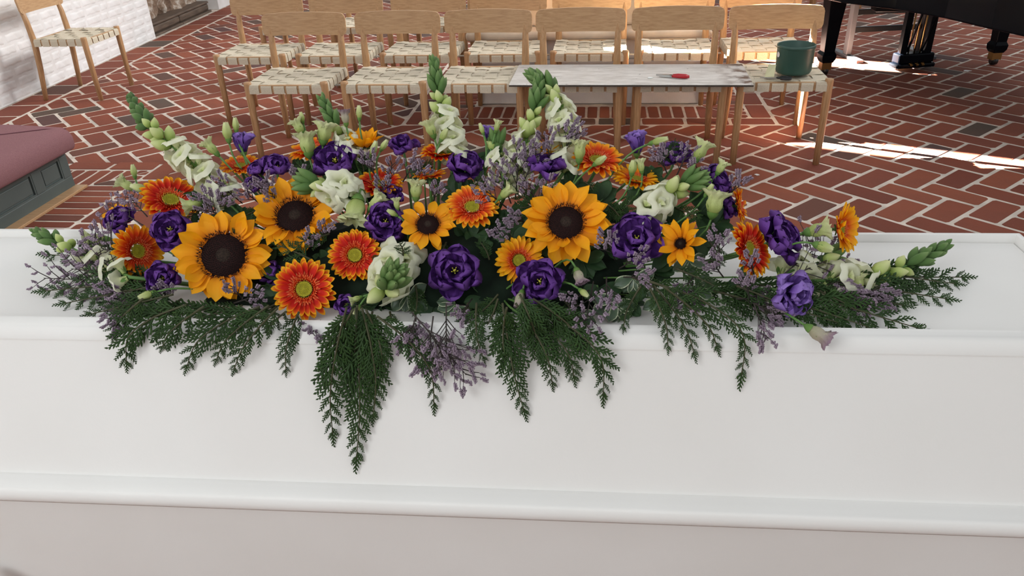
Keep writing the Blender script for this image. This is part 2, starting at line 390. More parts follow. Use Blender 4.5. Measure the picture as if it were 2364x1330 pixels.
for i, p in enumerate(polys):
    q = rnd.random(); tint = q*0.8 if rnd.random() < 0.89 else 0.84+0.16*rnd.random()
    if i in single:
        b = MB(); cx = sum(q_[0] for q_ in p)/len(p); cy = sum(q_[1] for q_ in p)/len(p)
        brick_mb(b, [(x-cx, y-cy) for x, y in p], tint)
        link('brick', b.mesh('brick', M['brick'], False, True), floor, T((cx, cy, 0)))
    else: brick_mb(rest, p, tint)
tag(link('brick_paving', rest.mesh('brick_paving', M['brick'], False, True), floor), kind='stuff')

# ------------------------------------------------------------------ left wall with two slit windows, limewashed brick
WY0, WY1, WH = -13.0, 20.0, 8.5
def wall_prism(mb, ya, yb, z0, z1, th=0.45, off=0.0):
    mb.prism([(wallx(ya)+off, ya), (wallx(ya)+off-th, ya), (wallx(yb)+off-th, yb), (wallx(yb)+off, yb)], z0, z1)
wm = MB()
def slit(x, y, wid):                                    # where the sunbeam through (x,y,0) crosses the wall
    k = (x - (-4.75))/math.cos(SUN_AZ); return y - k*math.sin(SUN_AZ)
S1 = slit(1.75, 4.49, 0); S2 = slit(1.6, 6.93, 0)
NI0, NI1 = 8.143, 10.0                                  # niche
THK = 0.45*math.tan(-SUN_AZ)
segs = [(WY0, S1-0.11, 0), (S1-0.11, S1+0.11+THK, 1), (S1+0.11+THK, NI0, 0), (NI0, S2-0.15, 2), (S2-0.15, S2+0.15+THK, 1), (S2+0.15+THK, WY1, 0)]
for ya, yb, kd in segs:
    nb = kd == 2
    if kd == 0: wall_prism(wm, ya, yb, 0, WH)
    elif kd == 1:
        lowz = 0
        if ya > NI0 and yb < NI1: lowz = 1.6
        wall_prism(wm, ya, yb, lowz, 3.1); wall_prism(wm, ya, yb, 5.0, WH)
    else: wall_prism(wm, ya, yb, 1.6, WH)
wall = tag(link('wall_left', wm.mesh('wall_left', M['lime'], False)), kind='structure')
nb = MB(); wall_prism(nb, NI0-0.1, NI1+0.4, 0, 2.0, 0.2, -0.42); tag(link('trim_1', nb.mesh('niche_back', M['lime'], False)), kind='structure')
CH = 0.083
ang = math.atan2(wallx(10)-wallx(0), 10)
for row in range(11):
    y = 4.55 + (0.13 if row % 2 else 0.0)
    while y < NI0-0.03:
        L = rnd.choice((0.262, 0.255, 0.27, 0.13)) if rnd.random() < 0.5 else 0.262
        ye = min(y+L, NI0-0.004)
        if ye-y > 0.05:
            z0 = row*CH+0.002
            b = MB(); g = 6
            hx, hy = (ye-y)/2-0.004, CH/2-0.0045
            sd_ = rnd.random()*50
            def fn(u, v, hx=hx, hy=hy, sd_=sd_):
                vv = v*2-1; e = max(abs(u)**10, abs(vv)**6)
                d = 0.004*(1-e) + 0.004*noise.noise(Vector((u*hx*18+sd_, vv*hy*18, 3)))
                return (d-0.004*e, u*hx+0.004*noise.noise(Vector((u*2, vv*2+sd_, 7))), vv*hy+0.004*noise.noise(Vector((u*3+sd_, vv, 1))))
            b.surf(fn, 12, 6)
            ym = (y+ye)/2
            link('brick', b.mesh('wall_brick', M['lime']), wall, T((wallx(ym), ym, z0+CH/2)) @ R(-ang, 'Z'))
        y = ye + 0.003

# ------------------------------------------------------------------ tomb slab in the niche
tb = thing('stone_epitaph', 'carved brown and white stone slab on a dark moulded base in the white wall niche', 'epitaph')
def along(ya, yb, x0, x1, z0, z1, name, mat, parent, bev=0.006):
    b = MB(); b.prism([(wallx(ya)+x1, ya), (wallx(ya)+x0, ya), (wallx(yb)+x0, yb), (wallx(yb)+x1, yb)], z0, z1)
    o = link(name, b.mesh(name, mat, False), parent); bevel(o, bev); return o
along(8.19, 8.93, -0.36, -0.03, 0.0, 0.022, 'foot', M['darkwood'], tb)
along(8.94, 9.80, -0.36, -0.03, 0.0, 0.022, 'foot', M['darkwood'], tb)
along(8.19, 8.93, -0.35, -0.06, 0.022, 0.102, 'base_beam', M['darkwood'], tb, 0.02)
along(8.94, 9.80, -0.35, -0.06, 0.022, 0.102, 'base_beam', M['darkwood'], tb, 0.02)
along(8.19, 9.80, -0.35, -0.05, 0.103, 0.130, 'ledge', M['darkwood'], tb, 0.012)
b = MB()
def relief(u, v):
    y = 8.99+u*0.79; z = 0.130+v*1.0
    d = 0.07*noise.noise(Vector((y*4, z*5, 2)))+0.05*noise.noise(Vector((y*9, z*11, 5)))
    return (wallx(y)-0.22+d, y, z)
b.surf(relief, 60, 40); b.prism([(wallx(8.2)-0.30, 8.2), (wallx(8.2)-0.40, 8.2), (wallx(9.78)-0.40, 9.78), (wallx(9.78)-0.30, 9.78)], 0.130, 1.14)
link('carved_panel', b.mesh('carved_panel', M['carved']), tb)

# ------------------------------------------------------------------ white masonry plinth behind the chairs
pl = thing('altar_plinth', 'whitewashed masonry plinth with a rounded cream ledge behind the rows of chairs', 'plinth')
boxobj('base', (-0.885, 5.53, 0), (0.70, 6.60, 0.30), M['lime'], pl, 0.012)
boxobj('body', (-0.80, 5.60, 0.30), (0.62, 6.55, 0.44), M['lime'], pl, 0.01)
o = boxobj('ledge', (-0.95, 5.525, 0.44), (0.75, 6.6, 0.51), M['cream_stone'], pl, 0.032); o.modifiers[0].segments = 5
boxobj('upper_block', (-0.72, 5.70, 0.51), (0.52, 6.5, 0.95), M['cream_stone'], pl, 0.02)

# ------------------------------------------------------------------ chairs
SEAT = 0.472
chair_mesh = {}
def strap_ribbon(path, ax, wid, th=0.0022):
    """flat webbing along `path`, width along unit vector ax"""
    b = MB(); k = len(path); vs = []
    for i, p in enumerate(path):
        t = (path[min(i+1, k-1)]-path[max(i-1, 0)]).normalized(); nn = t.cross(ax).normalized()
        for s_, q in ((-1, 1), (1, 1), (1, -1), (-1, -1)):
            vs.append(p+ax*(s_*wid/2)+nn*(q*th/2))
    fs = [(i*4+a, i*4+(a+1) % 4, (i+1)*4+(a+1) % 4, (i+1)*4+a) for i in range(k-1) for a in range(4)]+[(3, 2, 1, 0), ((k-1)*4, (k-1)*4+1, (k-1)*4+2, (k-1)*4+3)]
    b.add(vs, fs); return b
def build_chair_meshes():
    P = []
    def put(name, me, mat=None): P.append((name, me, mat))
    fl = MB(); fl.tube([(0, 0, 0), (0, 0, 0.30), (0, 0, 0.466), (0, 0, 0.478)], [0.0180, 0.0210, 0.0225, 0.0215], 12)
    me = fl.mesh('chair_leg', M['oakleg'])
    for s_ in (-1, 1): put('leg', me, T((s_*0.228, -0.22, 0)))
    for s_ in (-1, 1):
        b = MB(); b.tube([(s_*0.232, 0.245, 0), (s_*0.222, 0.215, 0.25), (s_*0.218, 0.198, 0.44), (s_*0.220, 0.207, 0.60), (s_*0.221, 0.232, 0.75)], [0.017, 0.021, 0.0235, 0.020, 0.014], 12)
        put('leg', b.mesh('chair_rear_leg', M['oakleg']))
    b = MB(); z0, z1, w = 0.655, 0.787, 0.262
    def back(u, v, off):
        # rounded-corner sheet, curved around the sitter, top edge slightly arched
        uu = max(-1, min(1, u)); x = uu*w
        r = 0.028; dx = max(0, abs(x)-(w-r)); cut = r-math.sqrt(max(0, r*r-dx*dx)) if dx > 0 else 0
        lo = z0+cut; hi = z1-cut-0.008*uu*uu; z = lo+(hi-lo)*v
        return (x, 0.202+0.028*(1-uu*uu)+0.10*(z-z0)+off, z)
    U = [-1+2*i/28 for i in range(29)]
    def sheet(off):
        vs, fs = [], []
        us = [math.copysign(1-(1-abs(u))**1.5, u) for u in U]
        for j in range(5):
            for u in us: vs.append(back(u, j/4, off))
        for j in range(4):
            for i in range(28): fs.append((j*29+i, j*29+i+1, (j+1)*29+i+1, (j+1)*29+i))
        return vs, fs
    v1, f1 = sheet(-0.007); v2, f2 = sheet(0.007); k = len(v1)
    rim = [i for i in range(29)]+[28+29*j for j in range(1, 5)]+[29*4+i for i in range(27, -1, -1)]+[29*j for j in range(3, 0, -1)]
    fs = [f for f in f1]+[tuple(reversed([i+k for i in f])) for f in f2]+[(rim[(i+1) % len(rim)], rim[i], rim[i]+k, rim[(i+1) % len(rim)]+k) for i in range(len(rim))]
    b.add(v1+v2, fs); put('backrest', b.mesh('chair_backrest', M['oak'], False))
    for (lo, hi) in (((-0.21, -0.232, 0.418), (0.21, -0.21, 0.462)), ((-0.20, 0.185, 0.418), (0.20, 0.207, 0.462))):
        b = MB(); b.box(lo, hi); put('rail', b.mesh('chair_rail', M['oak'], False))
    for s_ in (-1, 1):
        b = MB(); b.box((s_*0.226-0.010, -0.20, 0.418), (s_*0.226+0.010, 0.18, 0.462)); put('rail', b.mesh('chair_side_rail', M['oak'], False))
    def sag(x, y): return SEAT-0.004-0.016*(1-(x/0.235)**2)*(1-0.35*(y/0.22)**2)
    nx, ny = 6, 6
    for i in range(nx):
        x = -0.19+0.38*i/(nx-1)
        path = [Vector((x, -0.237, 0.414)), Vector((x, -0.237, 0.45)), Vector((x, -0.234, sag(x, -0.23)-0.002))]
        for k in range(17):
            y = -0.222+0.42*k/16; cell = (y+0.222)/0.42*ny; sg = 1 if (int(min(cell, ny-0.01))+i) % 2 == 0 else -1
            edge = abs(cell-round(cell)); path.append(Vector((x, y, sag(x, y)+0.0038*sg*min(1, edge*3))))
        path += [Vector((x, 0.209, 0.455)), Vector((x, 0.211, 0.416))]
        put('strap', strap_ribbon(path, Vector((1, 0, 0)), 0.063).mesh('chair_strap', M['web'], False))
    for j in range(ny):
        y = -0.222+0.42*(j+0.5)/ny
        path = [Vector((-0.2385, y, 0.414)), Vector((-0.2385, y, 0.45)), Vector((-0.234, y, sag(-0.235, y)))]
        for k in range(17):
            x = -0.22+0.44*k/16; cell = (x+0.228)/0.456*nx; sg = -1 if (int(min(cell, nx-0.01))+j) % 2 == 0 else 1
            edge = abs(cell-round(cell)); path.append(Vector((x, y, sag(x, y)+0.0038*sg*min(1, edge*3))))
        path += [Vector((0.234, y, sag(0.235, y))), Vector((0.2385, y, 0.45)), Vector((0.2385, y, 0.414))]
        put('strap', strap_ribbon(path, Vector((0, 1, 0)), 0.059).mesh('chair_cross_strap', M['web'], False))
    return P
CHP = build_chair_meshes()
cb = MB(); cb.box((-0.05, -0.012, -0.004), (0.05, 0.022, 0.0)); cb.tube([(-0.018, 0.004, -0.016), (-0.018, 0.004, 0.002)], 0.006, 8); conn = cb.mesh('row_connector', M['steel'], False)
def chair(x, yf, rot, label, group=None, connector=False):
    c = thing('dining_chair', label, 'chair', T((x, yf, 0)) @ R(rot, 'Z') @ T((0, 0.232, 0)), group)
    for nm, me, mt in CHP: link(nm, me, c, mt)
    if connector: link('row_connector', conn, c, T((0.262, -0.07, 0.424)) @ S(0.6, 1, 1))
    return c
r1 = [-1.80, -1.225, -0.675, -0.125, 0.435, 0.985]
l1 = ['oak chair with woven cream seat at the left end of the front row', 'front row oak chair between the left end chair and the one by the board',
      'front row oak chair whose seat is half covered by the board', 'front row oak chair standing behind the left half of the white board',
      'front row oak chair behind the red handled pruners on the board', 'front row oak chair carrying the green bucket']
for i, x in enumerate(r1): chair(x, 4.285, math.radians(rnd.uniform(-1, 1)), l1[i], 'oak chairs in the front row', i < 5)
r2 = [-2.33, -1.76, -1.19, -0.63, -0.075, 0.475, 1.03]
for i, x in enumerate(r2):
    lab = 'oak chair with woven seat at the %s of the second row' % ('left end' if i == 0 else 'right end') if i in (0, 6) else 'oak chair with woven seat, %s from the left in the second row' % ordinal(i+1)
    chair(x, 5.03, math.radians(rnd.uniform(-1.2, 1.2)), lab, 'oak chairs in the second row', i < 6)
for i, x in enumerate([-2.42, -1.85, -1.27]):
    chair(x, 6.03, math.radians(rnd.uniform(-1, 1)), 'oak chair, %s from the left in the back row' % ordinal(i+1), 'oak chairs in the back row')
chair(2.55, 9.4, math.radians(170), 'oak chair far behind the piano stool, only its legs showing')
chair(-3.905, 5.92, math.radians(90), 'single oak chair standing sideways against the white brick wall')

# ------------------------------------------------------------------ board, tools, bucket
bd = thing('work_board', 'weathered white board with dark edge laid across the front row seats', 'board', T((0.155, 4.37, 0.481)) @ R(math.radians(-1.3), 'Z'))
b = MB(); b.box((-0.64, -0.232, 0.0), (0.64, 0.235, 0.0085)); link('core', b.mesh('core', M['boardedge'], False), bd)
b = MB()
b.surf(lambda u, v: (u*0.641, -0.233+v*0.469, 0.0105-0.0005*abs(u)), 2, 2); b.surf(lambda u, v: (-u*0.641, -0.233+v*0.469, 0.0087), 2, 2)
link('painted_face', b.mesh('painted_face', M['board'], False), bd)
BT = 0.4925
p = at_z(1552, 179, BT); pr = thing('pruning_shears', 'small pruning shears with red handles lying on the white board', 'shears', T(p) @ R(math.radians(-12), 'Z'))
b = MB(); b.tube([(0.0, 0.012, 0.009), (0.03, 0.016, 0.010), (0.07, 0.012, 0.010), (0.088, 0.006, 0.009)], [0.007, 0.009, 0.009, 0.006], 8); link('handle', b.mesh('handle', M['red']), pr)
b = MB(); b.tube([(0.0, -0.008, 0.009), (0.03, -0.014, 0.010), (0.07, -0.014, 0.010), (0.090, -0.006, 0.009)], [0.007, 0.009, 0.010, 0.006], 8); link('handle', b.mesh('handle_b', M['red']), pr)
b = MB(); b.prism([(0.004, 0.016), (-0.035, 0.015), (-0.088, 0.001), (-0.035, -0.004), (0.004, -0.006)], 0.006, 0.014); link('blade', b.mesh('blade', M['steel'], False), pr)
b = MB(); b.prism([(0.002, -0.012), (-0.03, -0.010), (-0.07, -0.006), (-0.03, 0.001), (0.0, 0.004)], 0.002, 0.006); b.tube([(-0.008, 0, 0.0), (-0.008, 0, 0.014)], 0.008, 10); link('blade', b.mesh('blade_b', M['steel'], False), pr)
cx, cy = 1.055, 4.455
bk = thing('plastic_bucket', 'dark green plastic bucket standing on the right end chair', 'bucket', T((cx, cy, 0.474)))
b = MB(); b.lathe([(0.001, 0.0), (0.078, 0.0), (0.089, 0.004), (0.0955, 0.018), (0.099, 0.148), (0.1005, 0.152), (0.098, 0.154), (0.095, 0.150), (0.088, 0.018), (0.001, 0.008)], 40); link('shell', b.mesh('shell', M['bucket']), bk)
b = MB(); b.lathe([(0.0985, 0.136), (0.1015, 0.1385), (0.1015, 0.152), (0.0992, 0.1535)], 40); link('rim', b.mesh('rim', M['bucket']), bk)
b = MB()
b.surf(lambda u, v: ((0.0995)*math.cos(math.radians(-165)+u*0.14*math.sqrt(max(0, 1-(2*v-1)**2))), 0.0995*math.sin(math.radians(-165)+u*0.14*math.sqrt(max(0, 1-(2*v-1)**2))), 0.104+(v-0.5)*0.03), 6, 8); link('sticker', b.mesh('sticker', M['sticker']), bk)
p = at_z(1778, 178, 0.474)
tag(link('paper_wedge', (lambda b: (b.prism([(-0.03, -0.02), (0.022, -0.012), (0.03, 0.03), (-0.02, 0.022)], 0, 0.001), b.add([(-0.03, -0.02, 0), (0.022, -0.012, 0), (0.03, 0.03, 0), (-0.02, 0.022, 0), (-0.012, 0.0, 0.066), (0.03, 0.012, 0.058)], [(0, 1, 5, 4), (1, 2, 5), (2, 3, 4, 5), (3, 0, 4), (0, 3, 2, 1)]))and b)(MB()).mesh('paper_wedge', M['cream'], False), None, T(p+Vector((0, 0.02, 0))) ), 'folded cream paper wedge leaning beside the green bucket', 'paper')
p = at_z(1795, 186, 0.47); scs = thing('scissors', 'small scissors with black handles on the seat before the green bucket', 'scissors', T(p+Vector((0, 0.01, 0.006))) @ R(math.radians(168), 'Z'))
b = MB(); b.prism([(0.0, 0.004), (0.09, 0.006), (0.0, -0.004)], 0.002, 0.004); link('blade', b.mesh('blade_s', M['steel'], False), scs)
b = MB(); b.prism([(0.0, 0.003), (0.09, -0.004), (0.0, -0.006)], 0.0045, 0.006); link('blade', b.mesh('blade_s2', M['steel'], False), scs)
for s_ in (-1, 1):
    b = MB(); b.tube([(-0.03+0.026*math.cos(a)-0.012, s_*0.016+0.013*math.sin(a), 0.006) for a in [2*PI*i/14 for i in range(15)]], 0.0055, 6, False); b.tube([(0.004, -s_*0.001, 0.006), (-0.018, s_*0.012, 0.006)], 0.005, 6); link('handle', b.mesh('ring', M['blackpl']), scs)
def scrap(px, py, z, r, label):
    b = MB(); k = 7; pts = [(math.cos(2*PI*i/k)*r*rnd.uniform(0.5, 1.2), math.sin(2*PI*i/k)*r*rnd.uniform(0.4, 0.8)) for i in range(k)]; b.prism(pts, 0.0005, 0.003)
    tag(link('petal_scrap', b.mesh('petal_scrap', M['sticker'], False), None, T(at_z(px, py, z))), label, 'scrap')
scrap(1500, 180, BT, 0.018, 'small white scrap on the board left of the red pruners')
scrap(1748, 404, 0.0005, 0.016, 'small white scrap on the bricks before the right end chair legs')
scrap(2233, 164, 0.0005, 0.030, 'white scrap on the bricks beside the piano pedals')

# ------------------------------------------------------------------ kneeler (left)
kn = thing('kneeling_bench', 'grey green panelled kneeling bench with mauve cushion at the left', 'bench')
KX = -2.955
boxobj('cabinet', (-3.75, 0.6, 0.0), (KX-0.012, 3.845, 0.232), M['greypaint'], kn, 0.003)
def face(name, ya, yb, za, zb, x0=KX-0.014, x1=KX, mat='greypaint', bev=0.003): return boxobj(name, (x0, ya, za), (x1, yb, zb), M[mat], kn, bev)
face('rail', 0.6, 3.848, 0.0, 0.075); face('rail', 0.6, 3.848, 0.195, 0.232)
ST = [(3.782, 3.848), (3.545, 3.615), (2.72, 2.79), (1.9, 1.97), (1.08, 1.15)]
for ya, yb in ST: face('stile', ya, yb, 0.075, 0.195)
for (ya, yb) in ((3.615, 3.782), (2.79, 3.545), (1.97, 2.72), (1.15, 1.9)):
    pn = face('panel', ya+0.018, yb-0.018, 0.093, 0.177, KX-0.013, KX-0.006)
    bm_ = MB()
    for (a, b_, c, d) in ((ya, yb, 0.075, 0.084), (ya, yb, 0.186, 0.195)): bm_.box((KX-0.013, a, c), (KX-0.003, b_, d))
    for (a, b_) in ((ya, ya+0.009), (yb-0.009, yb)): bm_.box((KX-0.013, a, 0.084), (KX-0.003, b_, 0.186))
    link('panel_moulding', bm_.mesh('panel_moulding', M['greypaint'], False), kn)
boxobj('floor_trim', (KX-0.01, 0.6, 0.0), (-2.888, 3.858, 0.016), M['oak'], kn, 0.003)
b = MB(); prof = [(-3.78, 0.233), (-2.885, 0.233), (-2.872, 0.255), (-2.872, 0.30), (-2.885, 0.335), (-2.915, 0.356), (-3.2, 0.372), (-3.78, 0.372)]
k = len(prof); ys = [0.6, 0.62, 3.82, 3.846, 3.858]; ins = [0.02, 0, 0, 0.004, 0.022]
vs = [(x-(i_ if x > -3.7 else 0), y, z-(i_ if z > 0.3 else 0)) for y, i_ in zip(ys, ins) for x, z in prof]
b.add(vs, [(j*k+i, j*k+(i+1) % k, (j+1)*k+(i+1) % k, (j+1)*k+i) for j in range(len(ys)-1) for i in range(k)]+[tuple(range(k)), tuple(range((len(ys)-1)*k+k-1, (len(ys)-1)*k-1, -1))])
o = link('cushion', b.mesh('cushion', M['mauve']), kn); bevel(o, 0.006, 3)
b = MB(); b.tube([(-2.90, 3.845, 0.345), (-2.98, 3.78, 0.362), (-3.17, 3.64, 0.372), (-3.75, 3.2, 0.3735)], 0.003, 6); link('seam', b.mesh('seam', M['mauvedark']), o)

# ------------------------------------------------------------------ grand piano and stool
pf = [Vector((1.47, 6.82)), Vector((1.50, 6.30)), Vector((1.66, 5.92)), Vector((1.93, 5.62)), Vector((2.12, 5.28)), Vector((2.24, 4.92)), Vector((2.37, 4.60)), Vector((2.60, 4.36)), Vector((2.95, 4.30)), Vector((3.22, 4.55)), Vector((3.30, 5.0)), Vector((3.10, 7.08))]
pn = thing('grand_piano', 'black lacquered grand piano at the upper right', 'piano')
b = MB(); b.prism([(p.x, p.y) for p in pf], 0.60, 0.95); o = link('case', b.mesh('case', M['piano'], False), pn); bevel(o, 0.012, 3)
b = MB(); b.prism([(1.47, 6.83), (3.11, 7.09), (3.08, 7.32), (1.43, 7.06)], 0.60, 0.72); o = link('keybed', b.mesh('keybed', M['piano'], False), pn); bevel(o, 0.008)
boxobj('beam', (1.9, 5.9, 0.54), (3.1, 6.02, 0.60), M['piano'], pn)
def pleg(x, y, rot):
    b = MB()
    def sq(z, w, d): return [(-w, -d, z), (w, -d, z), (w, d, z), (-w, d, z)]
    rings = [sq(0.10, 0.040, 0.040), sq(0.125, 0.052, 0.052), sq(0.16, 0.055, 0.055), sq(0.185, 0.042, 0.042), sq(0.40, 0.052, 0.052), sq(0.585, 0.066, 0.066), sq(0.60, 0.085, 0.085)]
    vs = [p for r in rings for p in r]
    b.add(vs, [(j*4+i, j*4+(i+1) % 4, (j+1)*4+(i+1) % 4, (j+1)*4+i) for j in range(len(rings)-1) for i in range(4)]+[(3, 2, 1, 0), tuple(24+i for i in range(4))])
    o = link('leg', b.mesh('piano_leg', M['piano'], False), pn, T((x, y, 0)) @ R(rot, 'Z')); bevel(o, 0.004)
    b = MB(); b.tube([(-0.018, 0, 0.035), (0.018, 0, 0.035)], 0.034, 16); link('caster', b.mesh('caster', M['blackpl']), o)
    b = MB(); b.box((-0.038, -0.03, 0.045), (0.038, 0.03, 0.105)); link('caster_cup', b.mesh('caster_cup', M['brass'], False), o)
for x, y in ((1.735, 6.33), (3.10, 6.62), (2.85, 4.75)): pleg(x, y, 0.19)
ly = Vector((2.44, 6.50, 0))
lm = T(ly) @ R(0.27, 'Z')
def lp(name, bb, mat): return link(name, bb.mesh(name, M[mat], mat == 'brass'), pn, lm)
b = MB(); b.box((-0.165, -0.06, 0.02), (0.165, 0.06, 0.055)); b.box((-0.15, -0.05, 0.055), (0.15, 0.05, 0.13)); bevel(lp('pedal_box', b, 'piano'), 0.012)
for s_ in (-1, 1):
    b = MB(); b.box((s_*0.105-0.026, -0.02, 0.13), (s_*0.105+0.026, 0.02, 0.60)); lp('lyre_post', b, 'piano')
    b = MB(); b.tube([(s_*0.06, 0.0, 0.14), (s_*0.07-0.06, -0.22, 0.60)], 0.010, 6); lp('brace', b, 'piano')
for k_ in (-1, 0, 1):
    b = MB(); b.tube([(k_*0.05, 0.0, 0.05), (k_*0.05, 0.0, 0.60)], 0.006, 8); lp('pedal_rod', b, 'brass')
    b = MB(); b.tube([(k_*0.05, -0.05, 0.06), (k_*0.05, -0.07, 0.05), (k_*0.05, -0.02, 0.05)], [0.008, 0.012, 0.008], 8); b.tube([(k_*0.05, 0.05, 0.045), (k_*0.05, 0.13, 0.035)], [0.012, 0.016], 8); lp('pedal', b, 'brass')
ps = thing('piano_stool', 'black adjustable piano stool with steel side posts behind the piano', 'stool', T((2.37, 7.0, 0)) @ R(0.19, 'Z'))
boxobj('seat', (-0.36, -0.18, 0.47), (0.36, 0.18, 0.56), M['blackpl'], ps, 0.015)
for s_ in (-1, 1):
    boxobj('foot_bar', (s_*0.31-0.03, -0.24, 0.0), (s_*0.31+0.03, 0.24, 0.025), M['greymetal'], ps)
    boxobj('post', (s_*0.31-0.022, -0.035, 0.025), (s_*0.31+0.022, 0.035, 0.47), M['greymetal'] if s_ < 0 else M['blackpl'], ps)
for z in (0.20, 0.34): boxobj('crossbar', (-0.29, -0.015, z), (0.29, 0.015, z+0.045), M['blackpl'], ps)
# ------------------------------------------------------------------ coffin
CROT = math.radians(1.4)
CO = T((0, 0, 0)) @ R(CROT, 'Z')
cf = thing('coffin', 'white painted coffin with moulded lid under the flower arrangement', 'coffin', CO)
LX0, LX1 = -1.30, 0.775
VF, VR = 0.932, 1.299                                     # foot of the lid's top bevel, front / rear (local y)
def ringloft(mb, rows, close_top=False):
    vs = []
    for o_, z in rows: vs += [(LX0-o_, VF-o_, z), (LX1+o_, VF-o_, z), (LX1+o_, VR+o_, z), (LX0-o_, VR+o_, z)]
    k = len(rows); fs = [(j*4+i, j*4+(i+1) % 4, (j+1)*4+(i+1) % 4, (j+1)*4+i) for j in range(k-1) for i in range(4)]
    if close_top: fs.append(tuple((k-1)*4+i for i in range(4)))
    mb.add(vs, fs)
b = MB(); ringloft(b, [(0.070, 0.723), (0.0, 0.934), (-0.004, 0.936)]); link('lid_side', b.mesh('lid_side', M['white'], False), cf)
b = MB(); ringloft(b, [(-0.003, 0.9335), (0.001, 0.9345), (0.0008, 0.937), (-0.010, 0.950), (-0.016, 0.9565), (-0.021, 0.9595), (-0.025, 0.960), (-0.0275, 0.9592), (-0.028, 0.957), (-0.028, 0.940)])
o = link('lid_frame', b.mesh('lid_frame', M['white'], True), cf)
m_ = o.modifiers.new('split', 'EDGE_SPLIT'); m_.split_angle = math.radians(50)
b = MB(); ringloft(b, [(-0.0265, 0.936), (-0.0295, 0.9435), (-0.031, 0.945)], True); link('lid_panel', b.mesh('lid_panel', M['white'], False), cf)
b = MB(); mold = [(0.062, 0.728), (0.070, 0.727)]
for i in range(9):
    a = PI/2-PI*i/8*0.9; mold.append((0.076+0.022*math.cos(a), 0.703+0.020*math.sin(a)+ (0.004 if i == 0 else 0)))
mold += [(0.076, 0.672), (0.066, 0.668)]
ringloft(b, mold); o = link('moulding', b.mesh('moulding', M['white'], True), cf); m_ = o.modifiers.new('split', 'EDGE_SPLIT'); m_.split_angle = math.radians(55)
b = MB(); ringloft(b, [(0.020, 0.36), (0.030, 0.42), (0.058, 0.60), (0.070, 0.672), (0.056, 0.690)]); b.prism([(LX0, VF), (LX1, VF), (LX1, VR), (LX0, VR)], 0.355, 0.362); link('box', b.mesh('box', M['white'], False), cf)
kp = at_y(8, 1344, 0.845)
b = MB(); b.lathe([(0.001, 0.03), (0.012, 0.03), (0.019, 0.025), (0.021, 0.016), (0.014, 0.006), (0.022, 0.0)], 20)
for kx in (kp.x, 0.78): link('knob', b.mesh('knob', M['white']), cf, T((kx, VF-0.062, kp.z)) @ R(PI/2, 'X'))
tr = thing('coffin_trolley', 'dark trolley frame carrying the white coffin', 'trolley', CO)
boxobj('frame', (-1.15, 0.93, 0.30), (0.60, 1.26, 0.355), M['blackpl'], tr)
for x in (-1.05, 0.50):
    for y in (0.96, 1.23): boxobj('leg', (x-0.02, y-0.02, 0.0), (x+0.02, y+0.02, 0.30), M['blackpl'], tr)

# ================================================================== flower arrangement
# the mound: nearer rows stand low at the front edge, farther rows higher and further back
def place(px, py, d=0.0, z=None):
    """a real point on the arrangement's surface; d lifts it off the surface towards the viewer's side"""
    Y = 0.985 + (720-py)*(0.235/390)
    dr = ray(px, py); tY = Y/dr.y
    tz = ((0.978 if z is None else z)-CAM_H)/dr.z
    w = 0.0
    if px < 340: w = min(1, (340-px)/200)
    if px > 1800: w = min(1, (px-1800)/170)
    if z is not None: w = 1
    t = tY*(1-w)+tz*w
    return EYE + dr*(t-d)
def depth(p): return (p-EYE).dot(FW)
def nrm(a, b):
    c = math.sqrt(max(0.02, 1-a*a-b*b)); return (RT*a+UP*b-FW*c).normalized()
def imgdir(deg, out=0.0):
    a = math.radians(deg); return (RT*math.cos(a)+UP*math.sin(a)-FW*out).normalized()
def core(px, py, d=-0.07):
    """a point inside the mound that a stem grows from"""
    return place(px*0.7+300, min(690, py*0.6+260), d)

# ---- petal meshes (unit flower: outer radius 1)
def petal(L, Wd, tip=0.35, curl=0.0, cup=0.2, groove=0.0, ruffle=0.0, fold=0.0, nu=4, nv=7, seed=0, base=0.35, wave=3.0):
    """petal along +X from the origin; tip 0 = blunt, 1 = pointed"""
    b = MB(); r2 = random.Random(seed)
    ph = r2.random()*6; sk = r2.uniform(-0.06, 0.06)
    def fn(u, v):
        if tip < 0.3: v = 1-(1-v)**1.7
        w = (base+(1-base)*math.sin(min(1, v/0.62)*PI/2))*(1 if v < 0.62 else max(0.0, 1-((v-0.62)/0.38)**(2.6-1.4*tip)*(1-0.04)))
        if v > 0.62 and tip < 0.3: w = max(0.0, 1-((v-0.62)/0.38)**3)**0.6*(1)
        y = u*w*Wd/2; x = L*v - (0.02*L*u*u if tip < 0.3 else 0)
        z = cup*Wd*(u*u)*w - curl*L*v*v + groove*Wd*math.cos(u*PI*2)*w*0.5
        e = abs(u)*v+v*v*0.6
        z += ruffle*Wd*math.sin(wave*PI*u+ph+v*5)*e; x += ruffle*0.35*L*math.sin(wave*1.3*PI*u+ph*2)*v*v
        if fold: z += fold*L*max(0, v-0.35)**1.5; x -= fold*L*0.5*max(0, v-0.5)**1.5
        return (x, y+sk*L*v*v, z)
    b.surf(fn, nu, nv); return b
def pm(name, mat, **k): return petal(**k).mesh(name, mat)
SUNP = [pm('sunflower_petal', M['sun_petal'], L=0.60, Wd=0.37, tip=0.8, curl=c_, cup=0.16, groove=0.07, seed=i, nu=4, nv=7, base=0.4, fold=f_)
        for i, (c_, f_) in enumerate(((0.08, 0), (0.18, 0), (-0.08, 0), (0.28, 0), (0.04, 0.35), (-0.15, 0.2)))]
def gerp(mat): return [pm('gerbera_petal', M[mat], L=0.68, Wd=0.20, tip=0.1, curl=c_, cup=0.22, groove=0.05, seed=10+i, nu=4, nv=7, base=0.4) for i, c_ in enumerate((0.02, 0.1, -0.06, 0.18))]
